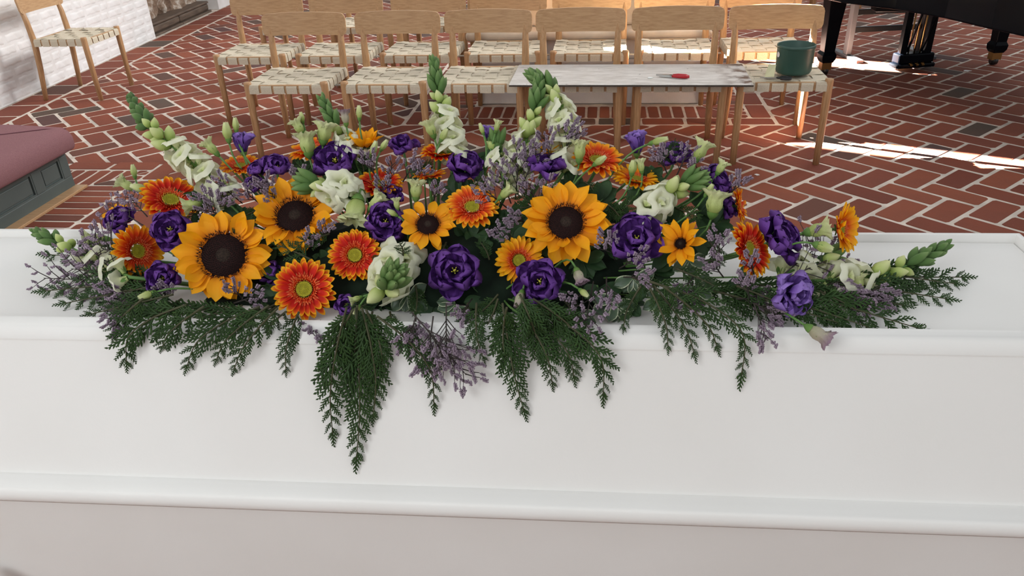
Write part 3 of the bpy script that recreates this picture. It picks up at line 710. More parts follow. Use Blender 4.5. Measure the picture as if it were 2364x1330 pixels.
GERP = {k: gerp(k) for k in ('ger_red', 'ger_orange', 'ger_yellow')}
LISP = {}
for k in ('lis_dark', 'lis_light', 'lis_green', 'lis_faded'):
    LISP[k] = [pm('lisianthus_petal', M[k], L=1.0, Wd=0.98, tip=0.1, curl=c_, cup=cp, ruffle=0.15, seed=20+i, nu=10, nv=9, base=0.28, wave=3.1) for i, (c_, cp) in enumerate(((0.10, 0.12), (0.22, 0.05), (-0.05, 0.25), (0.02, 0.3)))]
CALYX = {}
def calyx_mesh():
    b = MB()
    for k in range(7):
        p = petal(0.5, 0.16, 0.9, -0.1, 0.2, nu=2, nv=4, seed=k); b.merge(p, R(2*PI*k/7, 'Z') @ T((0.05, 0, -0.06)))
    b.lathe([(0.001, -0.20), (0.10, -0.16), (0.16, -0.06), (0.10, -0.02)], 10); return b.mesh('calyx', M['sepal'])
CALYXM = calyx_mesh()
def disc_mesh():
    b = MB(); b.surf(lambda u, v: (0.40*v*math.cos(u*PI), 0.40*v*math.sin(u*PI), 0.06+0.05*math.sin(v*PI)-0.05*v*v), 24, 6, True)
    for k in range(420):
        r = 0.385*math.sqrt((k+0.5)/420); a = k*2.39996; h = 0.028+0.03*(r/0.385); z = 0.06+0.05*math.sin(r/0.40*PI)-0.05*(r/0.40)**2
        c, s_ = math.cos(a), math.sin(a); w = 0.011
        t = Vector((c*(r+0.012*r/0.385), s_*(r+0.012*r/0.385), z+h)); o = Vector((c*r, s_*r, z))
        b.add([o+Vector((-s_*w, c*w, 0)), o+Vector((s_*w, -c*w, 0)), o+Vector((c*w, s_*w, 0)), t], [(0, 1, 3), (1, 2, 3), (2, 0, 3)])
    return b.mesh('disc', M['sun_disc'])
DISCM = disc_mesh()
def fringe_mesh():
    b = MB()
    for k in range(150):
        a = 2*PI*k/150+rnd.uniform(-.02, .02); r = rnd.uniform(0.36, 0.41); L = rnd.uniform(0.06, 0.11); w = 0.010
        c, s_ = math.cos(a), math.sin(a); o = Vector((c*r, s_*r, 0.05)); t = Vector((c*(r+L*0.45), s_*(r+L*0.45), 0.05+L))
        b.add([o+Vector((-s_*w, c*w, 0)), o+Vector((s_*w, -c*w, 0)), o+Vector((c*w, s_*w, 0)), t], [(0, 1, 3), (1, 2, 3), (2, 0, 3)])
    return b.mesh('disc_fringe', M['sun_disc'])
FRINGEM = fringe_mesh()
b_ = MB(); b_.surf(lambda u, v: (0.13*v*math.cos(u*PI), 0.13*v*math.sin(u*PI), 0.112-0.02*v*v), 14, 3, True); COREM = b_.mesh('disc_core', M['sun_core'])
def gercore():
    b = MB(); b.surf(lambda u, v: (0.235*v*math.cos(u*PI), 0.235*v*math.sin(u*PI), 0.075+0.03*math.cos(v*PI*2)*0.5), 18, 5, True)
    for k in range(90):
        r = 0.22*math.sqrt((k+0.5)/90); a = k*2.39996; w = 0.012; o = Vector((r*math.cos(a), r*math.sin(a), 0.07))
        b.add([o+Vector((w, 0, 0)), o+Vector((-w*.5, w, 0)), o+Vector((-w*.5, -w, 0)), o+Vector((0, 0, 0.035))], [(0, 1, 3), (1, 2, 3), (2, 0, 3)])
    return b.mesh('centre', M['ger_center'])
GERC = gercore()
def geranther():
    b = MB()
    for k in range(46):
        a = 2*PI*k/46+rnd.uniform(-.04, .04); r = rnd.uniform(0.23, 0.29); c, s_ = math.cos(a), math.sin(a)
        o = Vector((c*r, s_*r, 0.03)); t = Vector((c*(r+0.01), s_*(r+0.01), 0.12+rnd.random()*0.03)); b.tube([o, t], [0.006, 0.010], 4)
    return b.mesh('anther_ring', M['ger_anther'])
GERA = geranther()
def gerfloret():
    b = MB()
    for ring_, (r0, L, el, n_) in enumerate(((0.27, 0.15, 58, 38), (0.28, 0.20, 40, 38), (0.29, 0.26, 26, 36))):
        p = petal(L, 0.055, 0.3, 0.05, 0.3, nu=2, nv=4, seed=5+ring_)
        for k in range(n_):
            a = 2*PI*(k+0.5*ring_)/n_+rnd.uniform(-.05, .05)
            b.merge(p, R(a, 'Z') @ T((r0, 0, 0.03)) @ R(-math.radians(el+rnd.uniform(-10, 10)), 'Y'))
    return b.mesh('disc_florets', M['ger_floret'])
GERF = gerfloret()
def stem(parent_world_pos, direction, to, rad, name='stem', parent=None, inv=None, mat='stem'):
    a = Vector(parent_world_pos); d = Vector(direction).normalized(); L = (to-a).length
    pts = [a, a+d*L*0.35, a.lerp(to, 0.62)+d*L*0.12, to]
    if inv is not None: pts = [inv @ p for p in pts]; rad = rad/ (inv.inverted().to_scale().x)
    # smooth curve through the control points
    out = []
    for k in range(9):
        t = k/8; out.append(pts[0]*(1-t)**3+pts[1]*3*t*(1-t)**2+pts[2]*3*t*t*(1-t)+pts[3]*t**3)
    b = MB(); b.tube(out, rad, 6); return link(name, b.mesh(name, M[mat]), parent)

def sunflower(px, py, r, a, b, label, n1=15, n2=12, d=0.0, seed=1, disc=1.0, open_=0.0, z=None):
    r2 = random.Random(seed); p = place(px, py, d, z); n = nrm(a, b); Rm = r*depth(p)/F_PX
    m = frame(p, n, r2.random()*6, Rm); t = thing('sunflower', label, 'flower', m, 'sunflowers in the arrangement')
    for lay, (k_, el, r0) in enumerate(((n1, 16+open_, 0.36), (n2, 4+open_, 0.38))):
        for k in range(k_):
            ph = 2*PI*(k+0.5*lay)/k_+r2.uniform(-.10, .10)
            e = math.radians(el+r2.uniform(-14, 18)); sc_ = r2.uniform(0.88, 1.06)
            me = r2.choice(SUNP[:4] if r2.random() < 0.72 else SUNP[4:])
            link('petal', me, t, R(ph, 'Z') @ T((r0*disc, 0, 0.03-0.02*lay)) @ R(-e, 'Y') @ R(r2.uniform(-.35, .35), 'X') @ S((1-r0*disc)/0.62*sc_, r2.uniform(0.82, 1.1), 1))
    link('disc', DISCM, t, S(disc, disc, 1)); link('disc_fringe', FRINGEM, t, S(disc, disc, 1)); link('disc_core', COREM, t, S(disc, disc, 1))
    link('calyx', CALYXM, t, T((0, 0, -0.02)))
    stem(p-n*Rm*0.12, -n, core(px, py+40), 0.005, parent=t, inv=m.inverted()); return t
def gerbera(px, py, r, a, b, label, kind='ger_red', d=0.012, seed=1, n1=25, n2=24, lift=0.0, z=None):
    r2 = random.Random(seed+100); p = place(px, py, d, z); n = nrm(a, b); Rm = r*depth(p)/F_PX
    m = frame(p, n, r2.random()*6, Rm); t = thing('gerbera', label, 'flower', m, 'gerberas in the arrangement')
    for lay, (k_, el, r0, sc0) in enumerate(((n1, 9+lift, 0.30, 1.0), (n2, 20+lift, 0.26, 0.94))):
        for k in range(k_):
            ph = 2*PI*(k+0.5*lay)/k_+r2.uniform(-.06, .06); e = math.radians(el+r2.uniform(-6, 7))
            link('petal', r2.choice(GERP[kind]), t, R(ph, 'Z') @ T((r0, 0, 0.0+0.02*lay)) @ R(-e, 'Y') @ R(r2.uniform(-.2, .2), 'X') @ S(sc0*r2.uniform(0.94, 1.05), r2.uniform(0.9, 1.1), 1))
    link('disc_florets', GERF, t); link('anther_ring', GERA, t); link('centre', GERC, t)
    link('calyx', CALYXM, t, T((0, 0, -0.03)) @ S(0.8))
    stem(p-n*Rm*0.2, -n, core(px, py+40), 0.0028, parent=t, inv=m.inverted()); return t
def stamens():
    b = MB()
    for k in range(5):
        a = 2*PI*k/5; c, s_ = math.cos(a), math.sin(a); b.tube([(0.02*c, 0.02*s_, 0.05), (0.10*c, 0.10*s_, 0.34)], 0.010, 4); b.tube([(0.10*c, 0.10*s_, 0.32), (0.14*c, 0.14*s_, 0.42)], [0.028, 0.022], 5)
    b.tube([(0, 0, 0), (0, 0, 0.40)], 0.04, 6); b.tube([(-0.05, 0, 0.44), (0, 0, 0.40), (0.05, 0, 0.44)], 0.04, 6); return b.mesh('stamens', M['stamen'])
STAM = stamens()
b_ = MB(); b_.lathe([(0.001, -0.14), (0.09, -0.12), (0.17, 0.0), (0.20, 0.12)], 10)
for k in range(5): b_.merge(petal(0.55, 0.09, 0.9, -0.25, 0.2, nu=2, nv=4, seed=k), R(2*PI*k/5, 'Z') @ T((0.10, 0, -0.06)) @ R(-math.radians(48), 'Y'))
LCAL = b_.mesh('calyx', M['sepal'])
def lisianthus(px, py, r, a, b, label, kind='lis_dark', d=0.008, seed=1, cup=0.0, single=False, z=None, roll=None):
    """cup 0 = wide open, 1 = closed cup"""
    r2 = random.Random(seed+300); p = place(px, py, d, z); n = nrm(a, b); Rm = r*depth(p)/F_PX
    m = frame(p, n, r2.random()*6 if roll is None else roll, Rm); t = thing('lisianthus', label, 'flower', m, 'purple lisianthus in the arrangement')
    L = [(6, 24+46*cup, 1.0), (6, 44+34*cup, 0.86), (4, 60+20*cup, 0.60)]
    if single: L = L[:2]
    if cup > 0.7: L = [(5, 74, 1.35), (4, 80, 1.25)]
    for lay, (k_, el, sc_) in enumerate(L):
        for k in range(k_):
            ph = 2*PI*(k+0.5*lay)/k_+r2.uniform(-.15, .15); e = math.radians(el+r2.uniform(-9, 9))
            sc2 = sc_*r2.uniform(0.92, 1.05)
            link('petal', r2.choice(LISP[kind]), t, R(ph, 'Z') @ T((0.05, 0, -0.12+0.04*lay)) @ R(-e, 'Y') @ R(r2.uniform(-.3, .3), 'X') @ S(sc2, sc2*(0.95 if cup < 0.7 else 0.62), sc2))
    if cup < 0.7: link('stamens', STAM, t, T((0, 0, -0.08)) @ S(0.85))
    link('calyx', LCAL, t, T((0, 0, -0.16)) @ S(1.1 if cup > 0.7 else 1.0))
    stem(p-n*Rm*0.3, -n, core(px, py+40), 0.0022, parent=t, inv=m.inverted()); return t
# ---- lisianthus buds
def bud_body(mat, seed, frill):
    b = MB(); r2 = random.Random(seed)
    def fn(u, v):
        a = u*PI+v*1.5; rr = 0.30*math.sin(min(1, v/0.55)*PI/2)**0.8*(1-0.55*max(0, (v-0.45)/0.55)**1.4)
        rr *= 1+0.16*math.sin(5*a)*v
        if frill and v > 0.72: rr += frill*(v-0.72)*(1+0.55*math.sin(9*a+seed))
        return (rr*math.cos(a), rr*math.sin(a), v+(0.05*math.sin(11*a+seed) if v > 0.95 else 0))
    b.surf(fn, 26, 9, True)
    return b.mesh('bud_petals', M[mat])
BUDB = {('lis_green', 0): [bud_body('lis_green', s_, 0.0) for s_ in (1, 2)], ('lis_green', 1): [bud_body('lis_green', s_, 1.1) for s_ in (3, 4)], ('lis_faded', 1): [bud_body('lis_faded', 5, 1.0)], ('lis_faded', 0): [bud_body('lis_faded', 7, 0.2)]}
b_ = MB(); b_.merge(petal(0.62, 0.10, 0.9, -0.12, 0.25, nu=2, nv=5, seed=3), T((0.06, 0, -0.02)) @ R(-math.radians(60), 'Y')); SEP = b_.mesh('sepal', M['sepal'])
b_ = MB(); b_.lathe([(0.001, -0.10), (0.05, -0.08), (0.13, 0.0), (0.19, 0.10), (0.22, 0.2)], 10); BCUP = b_.mesh('bud_base', M['sepal'])
def bud(px, py, L, deg, label, kind='lis_green', frill=1, d=0.03, out=0.25, wid=1.0, to=None, seed=1, z=None, inner=True):
    r2 = random.Random(seed+500); dirn = imgdir(deg, out); p = place(px, py, d, z); Lm = L*depth(p)/F_PX
    base = p-dirn*Lm*0.5; m = frame(base, dirn, r2.random()*6, Lm)
    t = thing('lisianthus_bud', label, 'bud', m, 'pale green lisianthus buds')
    link('bud_petals', r2.choice(BUDB[(kind, frill)]), t, S(wid, wid, 1))
    if frill and inner:
        for k in range(3): link('inner_petal', r2.choice(LISP[kind]), t, R(2.1*k, 'Z') @ T((0.03*wid, 0, 0.30)) @ R(-math.radians(76), 'Y') @ S(0.62, 0.42*wid, 0.5))
    for k in range(4): link('sepal', SEP, t, R(2*PI*k/4+r2.random(), 'Z') @ S(wid, wid, r2.uniform(0.8, 1.1)))
    link('bud_base', BCUP, t, S(wid, wid, 1))
    stem(base-dirn*Lm*0.06, -dirn, place(*to, -0.02) if to else core(px, py+60, -0.05), 0.0016, parent=t, inv=m.inverted()); return t
# ---- snapdragons
def floret_mesh(seed):
    b = MB(); r2 = random.Random(seed); ph = r2.random()*6
    def fn(u, v):
        a = u*PI
        if v < 0.5: rr = 0.10+0.30*v+0.03*math.sin(2*a); x = v*1.1; y, z = rr*math.cos(a), rr*math.sin(a)
        else:
            w = (v-0.5)/0.5; lobe = 0.62+0.38*abs(math.cos(2.5*a+0.4))
            rr = 0.25+0.52*w*lobe+0.05*math.sin(7*a+ph)*w; x = 0.55+0.34*math.sin(w*PI*0.62)-0.42*w*w*(0.9 if math.sin(a) < 0 else 0.35)
            y, z = rr*math.cos(a), rr*math.sin(a)*(1.0 if math.sin(a) < 0 else 1.15)
        return (x, y, z)
    b.surf(fn, 24, 9, True)
    b.surf(lambda u, v: (0.62+0.20*math.sin(v*PI), 0.26*u*math.sin(v*PI), -0.20+0.26*v+0.05*math.cos(u*3)), 6, 5)   # the palate that closes the mouth
    return b.mesh('floret', M['snap_white'])
FLOR = [floret_mesh(i) for i in range(3)]
def ovoid(mat, ps=1.0):
    b = MB(); b.surf(lambda u, v: (v, (0.30*math.sin(PI*min(1, v*0.96+0.02))**0.75*(1.15-0.35*v))*math.cos(u*PI)*(1+0.08*math.cos(3*u*PI)), (0.30*math.sin(PI*min(1, v*0.96+0.02))**0.75*(1.15-0.35*v))*math.sin(u*PI)), 12, 7, True)
    return b.mesh('bud', M[mat])
OVG, OVP = ovoid('snap_green'), ovoid('snap_pale')
b_ = MB()
for k in range(5): b_.merge(petal(0.42, 0.2, 0.8, 0.0, 0.2, nu=2, nv=4, seed=k), R(2*PI*k/5, 'X') @ T((0, 0, 0.05)) @ R(-math.radians(22), 'Y'))
SCAL = b_.mesh('calyx', M['sepal'])
def snapdragon(pts, label, d=0.03, size=1.0, fw=0.45, fp=0.72, nb=30, seed=1, z=None, zs=None):
    """pts: pixel polyline base -> tip; fw/fp: how far up the open florets / pale buds reach"""
    r2 = random.Random(seed+700)
    P = [place(x, y, d if not isinstance(d, (list, tuple)) else d[i], None if zs is None else zs[i]) for i, (x, y) in enumerate(pts)]
    # resample
    def cr(t):
        k = len(P)-1; f = min(t*k, k-1e-6); i = int(f); f -= i
        p0, p1, p2, p3 = P[max(0, i-1)], P[i], P[i+1], P[min(k, i+2)]
        return 0.5*((2*p1)+(p2-p0)*f+(2*p0-5*p1+4*p2-p3)*f*f+(3*p1-p0-3*p2+p3)*f**3)
    Q = [cr(i/20) for i in range(21)]
    L = sum((Q[i+1]-Q[i]).length for i in range(20))
    t = thing('snapdragon', label, 'flower', T(P[0]), 'white snapdragons in the arrangement'); inv = T(-P[0])
    b = MB(); b.tube([inv @ core(pts[0][0], pts[0][1]+40)]+[inv @ q for q in Q], [0.0028]+[0.0028-0.0014*i/20 for i in range(21)], 7); link('stem', b.mesh('stem', M['stem']), t)
    n1 = int(nb*0.62); n2 = nb-n1+8
    FS = [fp*((k+0.4)/n1) for k in range(n1)]+[fp+(1-fp)*((k+0.3)/n2)*0.97 for k in range(n2)]
    for k, f in enumerate(FS):
        q = cr(f); tg = (cr(min(1, f+0.03))-cr(max(0, f-0.03))).normalized()
        x = tg.orthogonal().normalized(); y = tg.cross(x); a = k*2.39996+r2.uniform(-.2, .2)
        o = x*math.cos(a)+y*math.sin(a)
        if f < fw:
            if k % 2 and f > 0.02 and r2.random() < 0.3: continue
            up = math.radians(r2.uniform(28, 52)); s_ = 0.0245*size*(1.05-0.25*f); me, nm = r2.choice(FLOR), 'floret'
        elif f < fp:
            up = math.radians(r2.uniform(42, 60)); s_ = 0.023*size*(1.15-0.75*(f-fw)/max(0.05, fp-fw)*0.6); me, nm = OVP, 'pale_bud'
        else:
            up = math.radians(58+22*(f-fp)/max(0.02, 1-fp)); s_ = 0.021*size*(1.1-0.46*(f-fp)/max(0.02, 1-fp)); me, nm = OVG, 'green_bud'
        dirn = (o*math.cos(up)+tg*math.sin(up)).normalized()
        zz = tg-dirn*tg.dot(dirn); zz = zz.normalized() if zz.length > 1e-4 else x; yy = zz.cross(dirn)
        rr = 0.0022
        base = inv @ (q+o*rr)
        m = Matrix(((dirn.x, yy.x, zz.x, base.x), (dirn.y, yy.y, zz.y, base.y), (dirn.z, yy.z, zz.z, base.z), (0, 0, 0, 1))) @ S(s_)
        if nm == 'green_bud': m = m @ S(1.3, 0.82, 0.82)
        o_ = link(nm, me, t, m)
        if f < fp: link('calyx', SCAL, o_)
    m0 = inv @ cr(0.985); tg = (cr(1)-cr(0.9)).normalized(); b = MB(); b.tube([m0-tg*0.012, m0-tg*0.004, m0+tg*0.006, m0+tg*0.011], [0.005*size, 0.0072*size, 0.0055*size, 0.001], 8); link('tip', b.mesh('tip', M['snap_green']), t)
    return t
# ---- statice
def spikelet(seed):
    b = MB(); r2 = random.Random(seed); L = 1.0; cv = r2.uniform(-0.25, 0.25)
    pts = [Vector((L*i/5, 0, cv*(i/5)**2)) for i in range(6)]; b.tube(pts, [0.045]*5+[0.02], 4, True, pv=0.0)
    for k in range(11):
        f = 0.18+0.82*k/10; p = Vector((L*f, 0, cv*f*f)); s_ = 1 if k % 2 else -1; az = s_*r2.uniform(0.3, 1.2)
        d = Vector((0.55, math.sin(az)*0.9, 0.75*math.cos(az))).normalized(); h = r2.uniform(0.15, 0.27); x = d.orthogonal().normalized(); y = d.cross(x)
        n_ = 5; ring_ = [p+d*h*(1.0+0.25*(i % 2))+(x*math.cos(2*PI*i/(2*n_))+y*math.sin(2*PI*i/(2*n_)))*h*(0.55 if i % 2 == 0 else 0.32) for i in range(2*n_)]
        o = [p+(x*math.cos(2*PI*i/5)+y*math.sin(2*PI*i/5))*0.03 for i in range(5)]
        c = p+d*h*0.75
        b.add(o+ring_+[c], [(i, (i+1) % 5, 5+2*((i+1) % 5), 5+2*i+1, 5+2*i) for i in range(5)]+[(15, 5+i, 5+(i+1) % 10) for i in range(10)], None, [0.05]*5+[0.95]*10+[0.45])
    return b.mesh('flower_spike', M['statice'])
SPK = [spikelet(i) for i in range(5)]
def statice(px, py, tx, ty, label, d0=0.0, d1=0.025, n=11, size=1.0, seed=1, spread=1.0, z0=None, z1=None, group='lilac statice sprigs'):
    r2 = random.Random(seed+900); A = place(px, py, d0, z0); B = place(tx, ty, d1, z1); ax = B-A; L = ax.length; ax.normalize()
    t = thing('statice_sprig', label, 'flower', T(A), group); view = (EYE-A).normalized()
    side = ax.cross(view).normalized(); b = MB()
    main = [Vector((0, 0, 0)), ax*L*0.35+view*0.004, ax*L*0.7+view*0.006, ax*L*0.97]
    b.tube(main, [0.0012, 0.0011, 0.0009, 0.0006], 5)
    for k in range(n):
        f = 0.25+0.75*(k+0.5)/n; s_ = 1 if k % 2 else -1
        base = main[0].lerp(main[3], f)+view*0.005
        ln = L*(0.16+0.42*(1-f))*r2.uniform(0.7, 1.15)*spread
        dirn = (ax*r2.uniform(0.7, 1.2)+side*s_*r2.uniform(0.4, 0.95)+view*r2.uniform(-0.3, 0.5)).normalized()
        e = base+dirn*ln
        b.tube([base, base.lerp(e, 0.6)+ax*ln*0.08, e], [0.0008, 0.0007, 0.0005], 4)
        for q in range(2 if ln > 0.012 else 1):
            p = e if q == 0 else base.lerp(e, 0.62)
            dd = (dirn+side*(-s_)*q*1.1+ax*0.4+view*r2.uniform(-.1, .5)).normalized(); up = (view-dd*view.dot(dd)).normalized(); yy = up.cross(dd)
            s2 = 0.0118*size*r2.uniform(0.8, 1.25)
            link('flower_spike', r2.choice(SPK), t, Matrix(((dd.x, yy.x, up.x, p.x), (dd.y, yy.y, up.y, p.y), (dd.z, yy.z, up.z, p.z), (0, 0, 0, 1))) @ S(s2))
    link('stem', b.mesh('stem', M['twig']), t); return t
# ---- cedar fronds
def branchlet(seed, teeth=7):
    """flat feather: midrib with alternate scale-leaf twigs, unit length along +X"""
    b = MB(); r2 = random.Random(seed)
    def twig(p, d, L, w, lvl):
        nrm_ = Vector((0, 0, 1)); s_ = nrm_.cross(d).normalized(); k = 4; pts = [p+d*L*i/k for i in range(k+1)]
        prof = [0.45, 1.0, 0.85, 0.65, 0.05]; vs, pv = [], []
        for q, pr in zip(pts, prof):
            for a_, h_ in ((1, 0), (0, 1), (-1, 0), (0, -1)): vs.append(q+s_*a_*w*pr+nrm_*h_*w*0.45*pr); pv.append(min(1, 0.25+0.75*abs(q.y)/0.4+0.1*r2.random()))
        fs = [(i*4+a, i*4+(a+1) % 4, (i+1)*4+(a+1) % 4, (i+1)*4+a) for i in range(k) for a in range(4)]
        b.add(vs, fs, None, pv)
        if lvl:
            for f, sg in ((0.5, 1), (0.72, -1)):
                a_ = math.radians(34)*sg; d2 = Vector((d.x*math.cos(a_)-d.y*math.sin(a_), d.x*math.sin(a_)+d.y*math.cos(a_), 0))
                twig(p+d*L*f, d2, L*0.34*(1.2-f*0.5), w*0.8, 0)
    twig(Vector((0, 0, 0)), Vector((1, 0, 0)), 1.0, 0.040, 0)
    for k in range(teeth):
        f = 0.10+0.82*k/(teeth-1); sg = 1 if k % 2 else -1; a = math.radians(r2.uniform(27, 36))*sg
        L = (0.30*(1-f)**0.8+0.09)*r2.uniform(0.85, 1.1)
        twig(Vector((f, 0, 0)), Vector((math.cos(a), math.sin(a), r2.uniform(-0.06, 0.06))).normalized(), L, 0.038, L > 0.29)
    return b.mesh('branchlet', M['cedar'])
BR = [branchlet(i, 9+i % 3) for i in range(5)]
def cedar(pts, label, d=None, n=15, wid=0.34, seed=1, zs=None, ys=None, tw=0.0, group=None, side_len=None, offs=None):
    """pts: pixel polyline base -> tip"""
    r2 = random.Random(seed+1100); P = []
    for i, (x, y) in enumerate(pts):
        if offs is not None: P.append(on_lid(x, y, offs[i]))
        else: P.append(place(x, y, 0.0 if d is None else d[i], None if zs is None else zs[i]))
    def cr(t):
        k = len(P)-1; f = min(t*k, k-1e-6); i = int(f); f -= i
        p0, p1, p2, p3 = P[max(0, i-1)], P[i], P[i+1], P[min(k, i+2)]
        return 0.5*((2*p1)+(p2-p0)*f+(2*p0-5*p1+4*p2-p3)*f*f+(3*p1-p0-3*p2+p3)*f**3)
    Q = [cr(i/16) for i in range(17)]; L = sum((Q[i+1]-Q[i]).length for i in range(16))
    t = thing('cedar_frond', label, 'foliage', T(P[0]), group); inv = T(-P[0])
    b = MB(); b.tube([inv @ q for q in Q], [0.0019-0.0012*i/16 for i in range(17)], 5); link('stem', b.mesh('stem', M['cedarstem']), t)
    n = max(8, int(n*0.95))
    for k in range(n):
        f = 0.06+0.90*k/(n-1); q = cr(f); tg = (cr(min(1, f+0.03))-cr(max(0, f-0.03))).normalized(); view = (EYE-q).normalized()
        view = (view + RT*tw).normalized(); side = tg.cross(view).normalized(); nn = side.cross(tg).normalized(); sg = 1 if k % 2 else -1
        ln = L*wid*1.22*(1.05-f)**0.8*(0.55+0.45*min(1, f/0.2))*r2.uniform(0.85, 1.12)+0.008
        if side_len: ln *= side_len[0 if sg > 0 else 1]
        a = math.radians(r2.uniform(25, 36))*sg; dd = (tg*math.cos(a)+side*math.sin(a)+Vector((0, 0, -0.10))).normalized()
        nn2 = (nn-dd*nn.dot(dd)); nn2 = (nn2+side*r2.uniform(-.35, .35)); nn2 = (nn2-dd*nn2.dot(dd)).normalized(); yy = nn2.cross(dd); p = inv @ q
        link('branchlet', r2.choice(BR), t, Matrix(((dd.x, yy.x, nn2.x, p.x), (dd.y, yy.y, nn2.y, p.y), (dd.z, yy.z, nn2.z, p.z), (0, 0, 0, 1))) @ S(ln))
    q, tg = cr(0.93), (cr(1)-cr(0.9)).normalized(); view = (EYE-q).normalized(); side = tg.cross(view).normalized(); nn = side.cross(tg); p = inv @ q
    link('branchlet', BR[0], t, Matrix(((tg.x, side.x, nn.x, p.x), (tg.y, side.y, nn.y, p.y), (tg.z, side.z, nn.z, p.z), (0, 0, 0, 1))) @ S(L*0.13+0.006)); return t
# ---- broad leaves
LEAF = [petal(1.0, 0.62, 0.35, c_, 0.10, ruffle=0.06, nu=6, nv=8, seed=40+i, base=0.2, wave=1.6) for i, c_ in enumerate((0.1, 0.25, -0.08))]
LEAFM = {k: [l.mesh('leaf', M[k]) for l in LEAF] for k in ('varleaf', 'leaf')}
def leafsprig(px, py, label, n=6, L=45, deg=270, fan=120, kind='varleaf', d=0.0, seed=1, z=None, group='pittosporum leaf sprigs', out=0.5):
    r2 = random.Random(seed+1300); p = place(px, py, d, z); Lm = L*depth(p)/F_PX; t = thing('leaf_sprig', label, 'foliage', T(p), group)
    ax = imgdir(deg, 0.1); c = core(px, py)-p; b = MB(); b.tube([c, Vector((0, 0, 0)), ax*Lm*0.5], [0.0016, 0.0014, 0.0008], 5); link('stem', b.mesh('stem', M['stem']), t)
    for k in range(n):
        g = deg+fan*((k+0.5)/n-0.5)+r2.uniform(-12, 12); dd = imgdir(g, r2.uniform(-0.1, 0.35)); up = (-FW*0.9+UP*r2.uniform(-.1, .8)+RT*r2.uniform(-.5, .5)); up = (up-dd*up.dot(dd)).normalized(); yy = up.cross(dd)
        q = ax*Lm*0.10*k/n*2; s_ = Lm*r2.uniform(0.75, 1.1)
        link('leaf', r2.choice(LEAFM[kind]), t, Matrix(((dd.x, yy.x, up.x, q.x), (dd.y, yy.y, up.y, q.y), (dd.z, yy.z, up.z, q.z), (0, 0, 0, 1))) @ S(s_))
    return t

# ------------------------------------------------------------------ foam base
fm = MB()
def mound(u, v):
    x = -0.27+u*0.35; e = math.sqrt(max(0, 1-(u*0.985)**2)); a = PI*v
    y = 1.125-0.115*math.cos(a)*e**0.6; z = 0.947+(0.062+0.06*v*(1-v*0.35))*math.sin(a)*e
    return (x, y+0.008*noise.noise(Vector((x*20, v*7, 1))), z+0.010*noise.noise(Vector((x*22, v*9, 5))))
fm.surf(mound, 60, 14)
tag(link('floral_foam', fm.mesh('floral_foam', M['foam'])), 'dark green wet foam base hidden beneath the flowers on the coffin', 'foam')
TR = MB(); TR.box((-0.62, 1.01, 0.9455), (0.06, 1.235, 0.952)); tag(link('foam_tray', TR.mesh('foam_tray', M['foam'], False)), 'flat green tray under the floral foam on the coffin lid', 'tray')

# ------------------------------------------------------------------ sunflowers
sunflower(517, 590, 112, 0.12, 0.10, 'large sunflower at the left front, widest dark disc facing forward', 17, 13, 0.02, 1, 1.22)
sunflower(682, 500, 102, 0.02, 0.42, 'large sunflower left of centre with upright back petals and a tilted disc', 17, 13, 0.01, 2, 1.12, 6)
sunflower(1306, 515, 104, -0.03, 0.28, 'largest sunflower right of centre above the two purple lisianthus', 18, 14, 0.025, 3, 1.06)
sunflower(988, 520, 70, 0.03, 0.42, 'small sunflower in the centre with few loose petals', 12, 6, 0.02, 4, 1.0)
sunflower(1572, 563, 66, -0.45, 0.15, 'small half open sunflower right of the large one, tiny dark centre', 10, 6, 0.02, 5, 0.55, 14)
sunflower(842, 338, 56, 0.0, 0.90, 'sunflower at the back left of centre seen from its side', 12, 8, 0.0, 6, 0.7, 38)
sunflower(1262, 362, 52, 0.1, 0.92, 'yellow sunflower at the back right of centre, mostly hidden by a purple flower', 12, 6, -0.02, 7, 0.7, 30)
